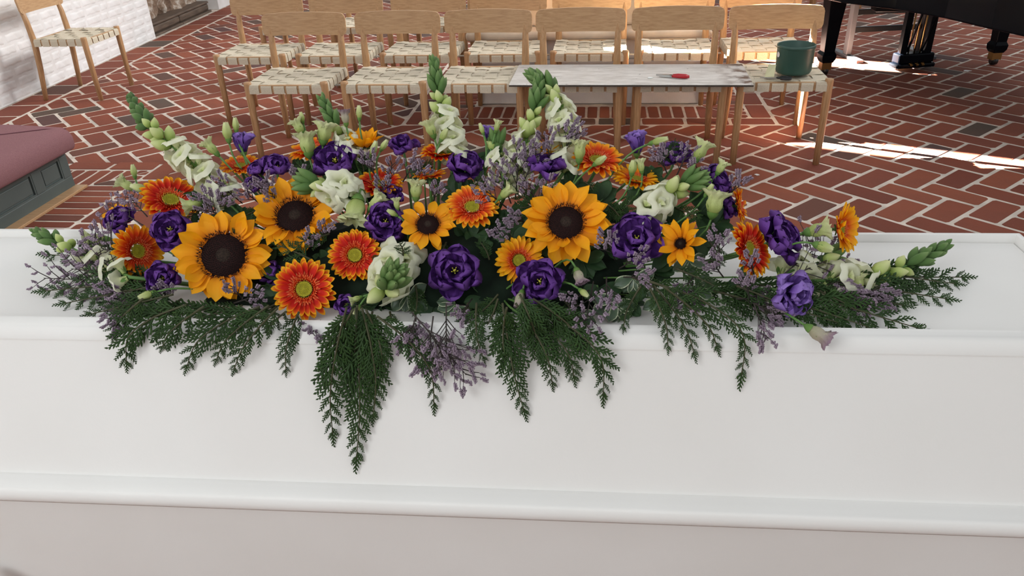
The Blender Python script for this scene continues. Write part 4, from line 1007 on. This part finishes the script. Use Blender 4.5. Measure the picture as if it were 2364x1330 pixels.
# ------------------------------------------------------------------ gerberas
G = [
 (703, 668, 77, 0.02, 0.10, 'ger_red', 0.025, 'largest red gerbera with yellow tips, lowest of the front row'),
 (820, 590, 66, 0.03, 0.18, 'ger_red', 0.015, 'red gerbera behind and right of the lowest one, touching white snapdragon'),
 (1090, 480, 66, 0.02, 0.55, 'ger_orange', 0.02, 'orange gerbera above centre between small and large sunflower'),
 (1198, 602, 60, 0.12, 0.10, 'ger_yellow', 0.0, 'yellow and red gerbera half hidden by a purple lisianthus under the large sunflower'),
 (1728, 577, 72, 0.62, 0.22, 'ger_red', 0.01, 'orange red gerbera tilted to the right at the right end'),
 (316, 580, 66, 0.84, 0.08, 'ger_orange', 0.02, 'orange gerbera seen half from the side at the left end'),
 (394, 464, 72, 0.35, 0.62, 'ger_red', 0.0, 'orange red gerbera under the tall left snapdragon'),
 (876, 428, 60, 0.05, 0.80, 'ger_red', 0.0, 'red gerbera facing up behind the small central sunflower'),
 (1378, 372, 66, 0.05, 0.72, 'ger_orange', 0.0, 'large orange gerbera facing up at the back right'),
 (1016, 356, 48, 0.10, 0.86, 'ger_red', 0.0, 'small red gerbera in the back row under the central snapdragon'),
 (722, 348, 56, -0.15, 0.82, 'ger_orange', -0.015, 'orange gerbera behind green buds at the back left'),
 (556, 385, 48, 0.0, 0.80, 'ger_orange', -0.015, 'orange gerbera under the violet cup at the back left'),
 (1468, 416, 58, 0.12, 0.84, 'ger_yellow', -0.005, 'yellow orange gerbera under paired buds behind the large sunflower'),
 (992, 407, 42, -0.05, 0.92, 'ger_orange', 0.01, 'little orange gerbera seen from its edge in the centre back'),
 (1703, 474, 46, 0.90, 0.15, 'ger_orange', -0.01, 'orange gerbera seen edge on at the right behind purple petals'),
 (268, 494, 34, -0.2, 0.70, 'ger_yellow', -0.02, 'yellow gerbera tip peeping out at the far left behind purple petals'),
]
for i, (px, py, r, a, b_, k, d, lab) in enumerate(G): gerbera(px, py, r, a, b_, lab, k, d, i, *((25, 24) if r > 44 else (17, 14)))
# the gerbera on the far right turns its back to us
gerbera(1938, 528, 66, 0.72, 0.02, 'yellow gerbera turned away showing its green underside at the far right', 'ger_yellow', 0.0, 40, 20, 16, 22, z=1.045)
# ------------------------------------------------------------------ purple lisianthus
LS = [
 (1050, 628, 66, 0.05, 0.22, 0, 'lis_dark', 0.02, 'dark purple lisianthus at the front centre with yellow green stamens'),
 (1246, 652, 60, -0.02, 0.15, 0, 'lis_dark', 0.035, 'dark purple lisianthus under the largest sunflower, in front of the yellow gerbera'),
 (1468, 556, 66, -0.08, 0.30, 0, 'lis_dark', 0.015, 'purple lisianthus between the largest sunflower and the small right one'),
 (396, 533, 50, 0.08, 0.25, 0.1, 'lis_dark', 0.02, 'purple lisianthus left of the left front sunflower, upper of two'),
 (378, 643, 42, 0.25, 0.10, 0.2, 'lis_dark', 0.025, 'purple lisianthus left of the left front sunflower, lower of two'),
 (890, 512, 52, 0.15, -0.02, 0.15, 'lis_dark', 0.01, 'purple lisianthus left of the small central sunflower'),
 (775, 377, 55, 0.10, 0.45, 0.05, 'lis_dark', 0.01, 'large dark purple lisianthus at the back left of centre'),
 (640, 392, 42, 0.25, 0.55, 0.3, 'lis_dark', 0.0, 'purple lisianthus above the second sunflower from the left, right of two lobes'),
 (600, 398, 32, -0.2, 0.65, 0.4, 'lis_dark', 0.0, 'purple lisianthus bloom beside the violet cup at the back left'),
 (930, 342, 38, -0.1, 0.72, 0.2, 'lis_dark', 0.0, 'purple lisianthus at the back right of the side-on sunflower'),
 (1074, 390, 48, 0.15, 0.60, 0.1, 'lis_dark', 0.0, 'purple lisianthus behind the central orange gerbera'),
 (1262, 396, 52, 0.0, 0.90, 0.15, 'lis_dark', 0.02, 'dark purple lisianthus facing up just behind the largest sunflower'),
 (1558, 362, 42, 0.0, 0.70, 0.2, 'lis_dark', -0.01, 'dark purple lisianthus behind statice at the back right'),
 (1648, 425, 46, 0.55, 0.40, 0.35, 'lis_dark', 0.0, 'purple lisianthus in profile at the right behind the pale snapdragon'),
 (1672, 480, 34, 0.7, 0.2, 0.4, 'lis_dark', -0.015, 'purple petals of a lisianthus left of the edge-on orange gerbera'),
 (1788, 556, 68, 0.62, 0.42, 0.3, 'lis_dark', -0.01, 'purple lisianthus behind the tilted right gerbera'),
 (1822, 676, 62, 0.40, -0.20, 0.15, 'lis_light', 0.01, 'pale violet lisianthus low at the right end on the lid'),
 (282, 512, 42, -0.2, 0.45, 0.25, 'lis_dark', 0.0, 'purple lisianthus at the far left under the statice'),
 (625, 632, 34, 0.0, 0.3, 0.3, 'lis_dark', -0.02, 'shaded purple lisianthus between the left sunflower and lowest gerbera'),
 (800, 705, 30, 0.1, 0.2, 0.3, 'lis_dark', 0.0, 'small purple lisianthus right of the lowest gerbera'),
 (905, 456, 32, 0.2, 0.5, 0.4, 'lis_dark', 0.0, 'small purple lisianthus under the upward facing red gerbera'),
 (590, 430, 28, -0.1, 0.5, 0.4, 'lis_dark', -0.01, 'small purple lisianthus left of the second sunflower petals'),
]
for i, (px, py, r, a, b_, cup, k, d, lab) in enumerate(LS): lisianthus(px, py, r, a, b_, lab, k, d, i, cup, r < 36)
for i, (px, py, r, a, b_, lab) in enumerate((
 (562, 350, 36, -0.12, 0.96, 'violet cup shaped lisianthus standing upright at the back left'),
 (1470, 352, 40, -0.05, 0.96, 'violet cup shaped lisianthus standing upright at the back right'),
 (1127, 324, 27, 0.02, 0.97, 'little violet lisianthus cup beside green buds in the centre back'))):
    lisianthus(px, py, r, a, b_, lab, 'lis_light', 0.0, 50+i, 0.95)
# ------------------------------------------------------------------ snapdragons
snapdragon([(540, 470), (470, 400), (400, 340), (345, 290), (300, 222)], 'tall white snapdragon leaning left with a long green tip above the bricks', [0.0, 0.02, 0.03, 0.03, 0.03], 1.25, 0.50, 0.74, 40, 1)
snapdragon([(300, 640), (240, 610), (170, 575), (125, 555), (84, 536)], 'snapdragon lying low at the far left with a green tip on the lid', 0.0, 1.15, 0.42, 0.7, 26, 2, zs=[1.0, 0.985, 0.985, 0.985, 0.985])
snapdragon([(822, 372), (800, 335), (775, 290), (745, 232)], 'snapdragon with a short green tip between buds at the back left', [0, 0.0, 0, 0], 1.05, 0.42, 0.62, 22, 3)
snapdragon([(1046, 370), (1040, 320), (1020, 250), (1010, 200), (1002, 145)], 'tall upright snapdragon in the centre back, green tip before a chair', 0.0, 1.15, 0.42, 0.62, 34, 4)
snapdragon([(1300, 400), (1306, 310), (1290, 250), (1268, 205), (1232, 176)], 'tall white snapdragon with a bent green tip before the white board', [0, 0, 0, 0.0, 0.0], 1.2, 0.48, 0.68, 40, 5)
snapdragon([(1190, 400), (1213, 330), (1232, 265), (1240, 225), (1243, 190)], 'straight green snapdragon spike beside the bent one before the board', [0, 0.01, 0.012, 0.012, 0.012], 1.15, 0.26, 0.5, 36, 6)
snapdragon([(935, 585), (912, 620), (890, 665), (906, 640)], 'white snapdragon in the front pointing at the viewer, pale green tip', [-0.01, 0.02, 0.05, 0.085], 1.6, 0.55, 0.78, 28, 7)
snapdragon([(815, 470), (790, 440), (750, 430), (710, 424)], 'pale snapdragon pointing left between two sunflowers and red gerbera', [0, 0.03, 0.04, 0.04], 1.45, 0.5, 0.74, 24, 8)
snapdragon([(1470, 520), (1515, 470), (1560, 435), (1610, 415)], 'white and pale green snapdragon pointing right behind the right purple lisianthus', [0, 0.02, 0.03, 0.035], 1.25, 0.52, 0.74, 26, 9)
snapdragon([(1840, 650), (1940, 645), (2040, 632), (2110, 605), (2180, 570)], 'long snapdragon lying at the far right with a bright green tip', 0.0, 1.3, 0.40, 0.66, 30, 10, zs=[0.99, 0.985, 0.985, 0.985, 0.99])
snapdragon([(1165, 430), (1155, 380), (1148, 335)], 'short white snapdragon standing amid statice behind the central gerbera', [0, 0.01, 0.01], 1.15, 0.75, 0.92, 14, 11)
snapdragon([(1800, 640), (1850, 615), (1905, 600)], 'pale snapdragon blooms under the pale violet flower at the right end', 0.0, 1.3, 0.8, 0.95, 12, 12, zs=[0.985, 0.995, 1.0])
# ------------------------------------------------------------------ lisianthus buds
BD = [  # x, y, length px, direction, kind, frill, width, what
 (525, 306, 46, 95, 'lis_green', 0, 0.8, 'slim green bud left of the violet cup at the back left'),
 (544, 289, 34, 92, 'lis_green', 0, 0.75, 'smaller green bud rising behind the violet cup at the back left'),
 (489, 342, 44, 130, 'lis_green', 1, 0.8, 'green bud leaning left beside the tall left snapdragon'),
 (294, 428, 46, 150, 'lis_green', 1, 0.75, 'green bud pointing left at the far left above the statice'),
 (322, 434, 40, 165, 'lis_green', 0, 0.8, 'second green bud at the far left, tucked behind the first'),
 (309, 396, 32, 95, 'lis_green', 0, 0.75, 'small upright green bud at the far left over bricks'),
 (447, 471, 48, 200, 'lis_green', 1, 0.9, 'open pale bud in front of the left orange red gerbera'),
 (690, 294, 40, 120, 'lis_green', 1, 0.9, 'green bud at the back left, left of the bud cluster'),
 (697, 272, 26, 100, 'lis_green', 0, 0.8, 'tiny bud on top of the back left bud cluster'),
 (748, 308, 50, 80, 'lis_green', 1, 1.1, 'open frilly green bud in the back left cluster'),
 (709, 334, 58, 98, 'lis_green', 1, 1.0, 'largest green bud of the back left cluster, lowest'),
 (797, 272, 38, 96, 'lis_faded', 1, 0.8, 'withered grey green bud at the back left of centre'),
 (829, 261, 34, 90, 'lis_green', 0, 0.7, 'slim bud on a long straight stalk before a chair'),
 (862, 345, 40, 70, 'lis_green', 0, 0.7, 'bud in front of the side-on back sunflower'),
 (886, 336, 30, 55, 'lis_green', 0, 0.8, 'small bud beside the one in front of the back sunflower'),
 (822, 482, 66, 262, 'lis_green', 1, 1.15, 'wide frilly green bud in front between two sunflowers'),
 (866, 468, 50, 50, 'lis_green', 1, 0.8, 'pale bud right of the wide frilly one'),
 (961, 440, 48, 85, 'lis_green', 1, 0.95, 'upright frilly bud above the small central sunflower'),
 (916, 472, 30, 95, 'lis_green', 1, 0.8, 'small bud over the purple lisianthus at centre'),
 (906, 492, 28, 150, 'lis_green', 0, 0.8, 'lowest little bud over the purple lisianthus at centre'),
 (1338, 350, 52, 88, 'lis_green', 1, 0.85, 'green bud in front of the large back orange gerbera'),
 (1384, 372, 36, 35, 'lis_green', 0, 0.8, 'slanted small bud on the large back orange gerbera'),
 (1460, 388, 36, 85, 'lis_green', 0, 0.95, 'round green bud, left of a pair behind the large sunflower'),
 (1480, 384, 34, 100, 'lis_green', 1, 0.8, 'round green bud, right of a pair behind the large sunflower'),
 (1167, 446, 42, 40, 'lis_green', 1, 0.85, 'star shaped pale bud right of the central orange gerbera'),
 (1520, 326, 44, 15, 'lis_green', 0, 0.7, 'green bud lying sideways right of the back violet cup'),
 (1616, 350, 54, 65, 'lis_green', 1, 0.9, 'green bud at the back right beside a chair leg'),
 (1650, 472, 62, 80, 'lis_green', 1, 1.05, 'yellow green open bud at the right above the small sunflower'),
 (1636, 440, 34, 60, 'lis_green', 0, 0.8, 'small bud above the yellow green open one at the right'),
 (1664, 388, 36, 60, 'lis_green', 1, 0.9, 'bud tip at the right over the purple profile flower'),
 (1886, 532, 56, 12, 'lis_green', 1, 0.95, 'green bud pointing right beside the turned away gerbera'),
 (1900, 570, 44, 340, 'lis_green', 0, 1.0, 'lower green bud beside the turned away gerbera'),
 (1336, 637, 40, 290, 'lis_faded', 1, 1.0, 'faded cream bud right of the front purple lisianthus'),
 (1347, 676, 28, 320, 'lis_green', 0, 0.95, 'lime green bud under the faded cream bud'),
 (1244, 721, 28, 335, 'lis_green', 0, 0.9, 'upper of two lime buds under the front purple lisianthus'),
 (1233, 745, 24, 330, 'lis_green', 0, 0.9, 'lower of two lime buds under the front purple lisianthus'),
 (824, 716, 26, 240, 'lis_green', 0, 0.9, 'small lime bud right of the lowest gerbera'),
 (822, 690, 30, 200, 'lis_green', 1, 0.8, 'pale bud beside the front white snapdragon'),
 (340, 681, 40, 200, 'lis_green', 0, 0.85, 'green bud lying low under the left purple lisianthus'),
 (1888, 770, 62, 325, 'lis_faded', 1, 0.85, 'withered bud hanging over the lid edge at the right'),
 (1200, 690, 44, 250, 'lis_faded', 0, 0.9, 'pale mauve bud left under the front purple lisianthus'),
 (1112, 298, 28, 110, 'lis_green', 0, 0.7, 'green bud left above the little violet cup'),
 (1147, 292, 30, 75, 'lis_green', 1, 0.75, 'green bud right above the little violet cup'),
 (995, 298, 44, 110, 'lis_green', 1, 0.9, 'cream green bud left of the central snapdragon'),
 (1024, 312, 34, 60, 'lis_green', 0, 0.8, 'small bud at the foot of the central snapdragon'),
 (225, 556, 56, 185, 'lis_green', 1, 0.9, 'pale green bud at the far left above the lid edge'),
 (1980, 655, 44, 100, 'lis_green', 1, 1.0, 'cream bud beside the lying right snapdragon'),
]
for i, (px, py, L, dg, k, fr, w, lab) in enumerate(BD):
    z = None; to = None; d = 0.035
    if (px, py) == (1888, 770): z, to, d = 0.968, (1800, 715), 0.0
    if (px, py) in ((1886, 532), (1900, 570)): z, to = 1.03, (1790, 585)
    if px in (225, 1980, 340): z, d = 0.985, 0.0
    bud(px, py, L, dg, lab, k, fr, d, 0.25, w, to, i, z)
# ------------------------------------------------------------------ statice
ST_ = [  # base -> tip, spikes, size
 (330, 520, 250, 470), (340, 500, 300, 455), (560, 470, 500, 420), (520, 520, 465, 455), (470, 560, 480, 510), (600, 470, 560, 440),
 (640, 470, 610, 420), (700, 430, 690, 395), (870, 420, 850, 360), (900, 430, 905, 375), (930, 420, 960, 370), (960, 430, 975, 385),
 (1000, 470, 1010, 430), (890, 460, 880, 420), (1180, 470, 1150, 390), (1190, 460, 1200, 340), (1200, 440, 1240, 350), (1170, 480, 1110, 430),
 (1290, 380, 1330, 290), (1280, 390, 1255, 315), (1230, 480, 1270, 425), (1225, 520, 1180, 500), (1200, 560, 1150, 530), (1240, 480, 1220, 420),
 (1540, 400, 1520, 350), (1560, 410, 1590, 345), (1590, 420, 1610, 385), (1420, 600, 1400, 545), (1430, 620, 1480, 590), (1440, 640, 1500, 640),
 (1400, 640, 1400, 700), (1370, 650, 1350, 755), (1360, 670, 1310, 700), (1600, 640, 1570, 680), (1600, 650, 1590, 710), (1660, 610, 1660, 540),
 (1670, 640, 1640, 600), (1680, 460, 1710, 410), (1740, 640, 1735, 590), (1730, 690, 1720, 640), (560, 690, 535, 660), (540, 700, 600, 680),
 (380, 700, 385, 660), (700, 590, 720, 545), (740, 560, 755, 520), (960, 720, 960, 770), (740, 740, 720, 770), (1090, 690, 1060, 730), (490, 490, 520, 455), (650, 480, 625, 445),
]
for i, (ax_, ay_, bx_, by_) in enumerate(ST_):
    statice(ax_, ay_, bx_, by_, 'lilac statice sprig, %s from the left inside the flower arrangement' % ordinal(1+sorted(range(len(ST_)), key=lambda q: ST_[q][2]).index(i)), 0.0, 0.035, 7 if i % 3 else 9, 1.0, i)
LOW = [  # sprigs lying on the lid at both ends
 (300, 650, 95, 642, 0.962), (310, 630, 180, 575, 0.985), (300, 600, 205, 560, 1.0), (330, 640, 160, 620, 0.975), (340, 660, 235, 660, 0.97), (330, 680, 255, 690, 0.965),
 (1800, 640, 1900, 560, 1.0), (1800, 650, 1945, 585, 1.0), (1860, 650, 1990, 690, 0.97), (1900, 665, 2000, 710, 0.965), (1960, 670, 2050, 690, 0.965), (1930, 600, 1960, 650, 0.98), (1700, 690, 1760, 690, 0.97), (1740, 700, 1800, 730, 0.965)]
for i, (ax_, ay_, bx_, by_, z) in enumerate(LOW):
    statice(ax_, ay_, bx_, by_, 'lilac statice sprig lying on the lid, %s from the left' % ordinal(1+sorted(range(len(LOW)), key=lambda q: LOW[q][2]).index(i)), 0, 0, 13, 1.0, 200+i, 1.0, z+0.01, z)
def on_lid(px, py, off):
    """where the ray meets the lid (top, bevel or sloping front), lifted `off` clear of it"""
    d = ray(px, py); tn = math.tan(CROT)
    def plane(v1, z1, v2, z2):                             # plane through two profile points, parallel to the coffin's length
        n_ = Vector((-(-1)*0, 0, 0)); dv, dz = v2-v1, z2-z1; L = math.hypot(dv, dz); nv, nz = dz/L, -dv/L
        if nz < 0 or (abs(nz) < 1e-6 and nv > 0): nv, nz = -nv, -nz
        nn = Vector((-math.sin(CROT)*nv, math.cos(CROT)*nv, nz)); p0 = Vector((-math.sin(CROT)*v1, math.cos(CROT)*v1, z1))+nn*off
        return EYE+d*((p0-EYE).dot(nn)/d.dot(nn))
    for prof in (((0.955, 0.960), (1.30, 0.960)), ((0.932, 0.936), (0.955, 0.960)), ((0.862, 0.723), (0.932, 0.936))):
        p = plane(*prof[0], *prof[1]); v = p.y*math.cos(CROT)-p.x*math.sin(CROT)
        if v > prof[0][0]-off: return p
    return p
def hang(ax_, ay_, bx_, by_, Ya, Yb, lab, i, n_=15, sp=1.0):
    """statice hanging in front of the lid"""
    global place
    keep = place; pts = {(ax_, ay_): Ya, (bx_, by_): Yb}
    place = lambda px, py, d=0.0, z=None: on_lid(px, py, pts[(px, py)])
    o = statice(ax_, ay_, bx_, by_, lab, 0, 0, n_, 1.0, 300+i, sp); place = keep; return o
hang(950, 720, 1080, 870, 0.035, 0.010, 'long mauve statice sprig hanging over the lid edge in the centre', 0, 17)
hang(960, 730, 940, 800, 0.035, 0.012, 'mauve statice sprig hanging just right of the central cedar fronds', 1)
hang(1030, 700, 1030, 830, 0.035, 0.010, 'grey mauve statice sprig hanging straight down in the centre', 2, 17)
hang(1000, 730, 985, 850, 0.03, 0.010, 'mauve statice sprig hanging beside the thin single cedar frond', 3)
hang(1740, 700, 1770, 785, 0.03, 0.010, 'statice sprig drooping over the lid edge at the right', 4, 10, 0.8)
hang(290, 690, 255, 750, 0.03, 0.010, 'statice sprig drooping to the lid edge at the left', 5, 10)
# ------------------------------------------------------------------ cedar fronds
def mid(a, b, f, s_=0.0): return (a[0]+(b[0]-a[0])*f+s_, a[1]+(b[1]-a[1])*f)
HG = [  # over the front: base, tip, bow, Y at base / tip, n, width, what
 ((330, 690), (262, 775), -14, 1.01, 0.955, 12, 0.36, 'short cedar frond at the lid edge left of all hanging ones'),
 ((430, 704), (292, 838), -40, 0.985, 0.912, 16, 0.34, 'cedar frond sweeping down left, leftmost of those crossing the lid edge'),
 ((470, 708), (375, 800), -16, 0.98, 0.925, 13, 0.36, 'cedar frond under the left front sunflower, second over the lid edge'),
 ((600, 708), (432, 845), -30, 0.975, 0.90, 17, 0.28, 'long cedar frond sweeping left under the left front sunflower'),
 ((620, 706), (500, 830), -20, 0.975, 0.905, 15, 0.26, 'cedar frond left below the lowest gerbera, nearer the sunflower'),
 ((640, 712), (541, 852), -14, 0.975, 0.895, 16, 0.24, 'narrow cedar frond left below the lowest gerbera'),
 ((690, 720), (660, 855), -10, 0.965, 0.89, 15, 0.26, 'cedar frond hanging straight under the lowest gerbera'),
 ((660, 720), (618, 765), -6, 0.97, 0.94, 9, 0.4, 'stubby cedar frond just left under the lowest gerbera'),
 ((800, 710), (768, 1003), -16, 0.96, 0.858, 22, 0.24, 'long hanging cedar frond, left of the central bunch'),
 ((820, 710), (823, 1060), 8, 0.965, 0.852, 26, 0.24, 'longest hanging cedar frond in the centre, reaching far down the coffin'),
 ((835, 710), (862, 960), 14, 0.96, 0.862, 22, 0.26, 'long hanging cedar frond, right of the central bunch'),
 ((815, 715), (752, 880), -12, 0.955, 0.872, 16, 0.26, 'cedar frond at the left edge of the central bunch'),
 ((825, 705), (815, 890), 0, 0.948, 0.862, 20, 0.28, 'thick cedar frond on top of the central bunch'),
 ((845, 715), (880, 860), 12, 0.955, 0.88, 16, 0.30, 'short cedar frond at the right of the central bunch'),
 ((870, 730), (1002, 936), 34, 0.96, 0.862, 20, 0.18, 'thin single cedar frond curving right from the central bunch'),
 ((1100, 700), (1115, 825), -8, 0.965, 0.905, 14, 0.30, 'short cedar frond left of the right hand bunch'),
 ((1160, 700), (1210, 950), -6, 0.965, 0.862, 23, 0.26, 'longest cedar frond of the right hand hanging bunch'),
 ((1190, 700), (1275, 885), 16, 0.96, 0.875, 18, 0.28, 'cedar frond in the middle of the right hand hanging bunch'),
 ((1200, 700), (1325, 870), 26, 0.96, 0.88, 18, 0.28, 'cedar frond right of the middle of the right hand bunch'),
 ((1215, 700), (1393, 912), 50, 0.96, 0.868, 21, 0.24, 'cedar frond curving out right from the right hand bunch'),
 ((1170, 710), (1180, 850), -14, 0.955, 0.885, 16, 0.34, 'broad cedar frond at the left of the right hand bunch'),
 ((1230, 690), (1345, 800), 20, 0.955, 0.91, 15, 0.34, 'broad cedar frond spreading right over the lid edge under the front lisianthus'),
 ((1200, 680), (1250, 830), 6, 0.945, 0.88, 18, 0.34, 'thick cedar frond on top of the right hand bunch'),
 ((1500, 650), (1712, 866), 70, 1.02, 0.893, 24, 0.16, 'thin cedar frond arching right over the edge, rightmost on the coffin side'),
 ((1510, 660), (1602, 815), 14, 1.01, 0.917, 15, 0.22, 'slim cedar frond hanging at right of centre, second of three'),
 ((1500, 665), (1542, 800), 10, 1.01, 0.922, 14, 0.22, 'slim cedar frond hanging at right of centre, first of three'),
 ((1530, 660), (1655, 800), 22, 1.01, 0.925, 15, 0.2, 'slim cedar frond hanging at right of centre, third of three'),
 ((1480, 660), (1440, 755), -8, 1.0, 0.955, 12, 0.26, 'short dark cedar frond pointing down left of the three slim ones'),
]
for i, (a, b_, bow, ya, yb, n_, w, lab) in enumerate(HG):
    m1 = mid(a, b_, 0.33, bow*0.8); m2 = mid(a, b_, 0.68, bow)
    if bow > 30 or bow < -25: m1 = (m1[0], m1[1]-abs(bow)*0.35); m2 = (m2[0], m2[1]-abs(bow)*0.4)
    ob = 0.045 if a[1] < 700 else 0.022
    cedar([a, m1, m2, b_], lab, None, n_, w*0.92, i, offs=[ob+0.012*(i % 3), ob*0.6+0.007*(i % 3), 0.014+0.004*(i % 3), 0.007])
LY = [  # lying on the lid: base, tip, z base, z tip
 ((330, 650), (102, 672), 0.985, 0.957, 'cedar frond lying on the lid, farthest to the left'), ((340, 600), (112, 588), 0.99, 0.957, 'cedar frond lying on the lid at the far left behind the snapdragon'),
 ((360, 660), (150, 700), 0.985, 0.957, 'cedar frond lying left under the statice, second from the front'), ((400, 680), (210, 725), 0.985, 0.957, 'cedar frond lying left near the lid edge'),
 ((380, 640), (190, 640), 0.99, 0.965, 'cedar frond lying left beneath the side-on gerbera'),
 ((1950, 640), (2224, 640), 0.98, 0.957, 'cedar frond lying on the lid, farthest to the right'), ((1930, 650), (2186, 690), 0.98, 0.957, 'cedar frond lying right, second from the back'),
 ((1880, 660), (2085, 705), 0.98, 0.957, 'cedar frond lying right between the snapdragon and statice'), ((1830, 670), (2120, 758), 0.98, 0.957, 'long cedar frond lying right, reaching the lid edge'),
 ((1780, 680), (2005, 755), 0.98, 0.957, 'cedar frond lying right near the edge beneath the pale violet flower'), ((1760, 690), (1935, 745), 0.978, 0.957, 'short cedar frond lying right beneath the withered bud stalk'),
 ((1620, 650), (1790, 735), 0.985, 0.957, 'cedar frond lying right of centre on the shaded lid, upper'), ((1640, 670), (1840, 720), 0.985, 0.957, 'cedar frond lying right of centre on the shaded lid, lower'),
 ((1690, 640), (1870, 690), 0.99, 0.965, 'cedar frond under the tilted right gerbera'), ((1990, 625), (2205, 655), 0.97, 0.957, 'thin cedar frond tip lying beside the farthest right one'),
]
for i, (a, b_, za, zb, lab) in enumerate(LY):
    cedar([a, mid(a, b_, 0.35), mid(a, b_, 0.7), b_], lab, None, 15, 0.26, 60+i, [za, (za+zb)/2+0.006, zb+0.006, zb])
IN = [  # tucked between the flowers
 ((720, 600), (640, 565), 0.01, 0.03), ((760, 540), (690, 560), 0.02, 0.045), ((1240, 480), (1180, 440), 0.0, 0.02), ((1280, 470), (1200, 480), 0.0, 0.02), ((1420, 500), (1460, 460), 0.0, 0.03), ((1400, 470), (1430, 500), 0, 0.02),
 ((930, 590), (925, 565), 0.05, 0.09), ((1520, 380), (1560, 335), 0, 0.02), ((1090, 430), (1120, 405), 0, 0.02), ((560, 560), (545, 515), 0.02, 0.04), ((400, 590), (450, 600), 0, 0.01), ((780, 730), (850, 700), 0.0, 0.02),
 ((1030, 560), (1010, 590), 0, 0.015), ((1130, 600), (1110, 560), 0, 0.02), ((480, 470), (440, 500), 0, 0.02), ((880, 560), (870, 600), 0, 0.02), ((600, 480), (560, 500), 0, 0.02), ((1560, 480), (1610, 500), 0, 0.02),
 ((1640, 560), (1660, 610), 0, 0.02), ((1150, 680), (1100, 730), 0.01, 0.02), ((960, 660), (960, 720), 0.0, 0.01), ((720, 420), (690, 380), 0, 0.01), ((1350, 420), (1370, 440), 0, 0.01), ((840, 400), (830, 370), -.01, 0.0), ((960, 400), (990, 380), -.01, 0.0), ((1180, 400), (1150, 370), -.01, 0),
 ((560, 705), (480, 728), -0.01, 0.0), ((640, 700), (560, 740), -0.01, 0.0), ((440, 700), (350, 730), -0.01, 0.01), ((1080, 700), (1060, 750), 0.0, 0.01), ((1300, 690), (1330, 740), 0.0, 0.01), ((900, 720), (900, 760), 0, 0.01)]
IN += [((540, 712), (400, 750), 0.0, 0.015), ((500, 708), (330, 745), 0.0, 0.01), ((600, 712), (470, 770), 0.0, 0.02), ((640, 708), (540, 765), 0.0, 0.02), ((400, 650), (280, 700), 0.0, 0.0), ((420, 690), (300, 760), 0.01, 0.02), ((820, 720), (790, 770), 0.02, 0.03), ((860, 720), (840, 780), 0.02, 0.03), ((1150, 690), (1120, 760), 0.02, 0.02), ((1240, 710), (1290, 760), 0.02, 0.02), ((1460, 640), (1560, 690), 0.01, 0.01), ((1560, 620), (1650, 660), 0.01, 0.01), ((1700, 660), (1800, 700), 0.0, 0.0), ((1840, 650), (1950, 700), 0.0, 0.0)]
for i, (a, b_, da, db) in enumerate(IN):
    cedar([a, mid(a, b_, 0.5, 3), b_], 'cedar sprig tucked between the flowers, %s from the left' % ordinal(1+sorted(range(len(IN)), key=lambda q: IN[q][1][0]+q*1e-3).index(i)), [da, (da+db)/2, db], 9, 0.42, 100+i, group='cedar sprigs between the flowers')
# ------------------------------------------------------------------ broad leaves
LF = [(1050, 700, 260, 'varleaf', 48), (940, 680, 300, 'varleaf', 50), (960, 610, 30, 'leaf', 40), (1590, 600, 300, 'varleaf', 44), (1420, 690, 270, 'varleaf', 56), (1600, 660, 320, 'varleaf', 50), (1330, 720, 280, 'varleaf', 52), (1530, 690, 250, 'varleaf', 46),
      (640, 560, 200, 'leaf', 50), (760, 610, 90, 'leaf', 45), (1130, 520, 100, 'leaf', 45), (480, 470, 120, 'leaf', 44), (1000, 590, 270, 'leaf', 50), (1380, 470, 40, 'leaf', 50), (1610, 490, 20, 'leaf', 50), (860, 640, 270, 'leaf', 50), (1140, 660, 250, 'leaf', 50),
      (340, 600, 180, 'leaf', 46), (600, 660, 270, 'leaf', 46), (350, 700, 280, 'leaf', 50), (1700, 640, 330, 'leaf', 46), (830, 400, 90, 'leaf', 38), (1140, 380, 90, 'leaf', 38), (1500, 420, 60, 'leaf', 40), (980, 420, 90, 'leaf', 38), (500, 620, 250, 'leaf', 42), (1290, 580, 270, 'leaf', 44), (700, 400, 100, 'leaf', 38), (1460, 640, 300, 'varleaf', 46), (420, 480, 150, 'leaf', 42)]
LF += [(x_, y_, g_, 'leaf', 52) for x_, y_, g_ in ((1080, 560, 80), (1120, 690, 240), (1000, 700, 270), (930, 640, 250), (880, 690, 270), (1180, 560, 90), (1300, 640, 280), (1340, 600, 320), (1400, 560, 20), (1420, 520, 60), (1440, 690, 300), (1500, 620, 320), (1540, 520, 30), (760, 470, 100), (730, 530, 200), (560, 520, 110), (480, 540, 100), (950, 590, 240), (1060, 460, 90), (1200, 520, 100), (1230, 700, 260), (1100, 580, 60), (660, 640, 260), (1600, 560, 350), (1640, 520, 20), (1380, 660, 280), (770, 650, 240), (860, 470, 100), (1320, 450, 60), (1480, 480, 50))]
for i, (px, py, dg, k, L) in enumerate(LF):
    lab = ('cream edged green leaf sprig, %s from the left of the variegated ones' if k == 'varleaf' else 'plain dark green leaf sprig deep in the arrangement, %s from the left') % ordinal(1+sorted([q for q in range(len(LF)) if LF[q][3] == k], key=lambda q: LF[q][0]+q*1e-3).index(i))
    leafsprig(px, py, lab, 7, L, dg, 200, k, -0.02 if k == 'leaf' else -0.005, i, group='variegated leaf sprigs' if k == 'varleaf' else 'dark leaf sprigs')
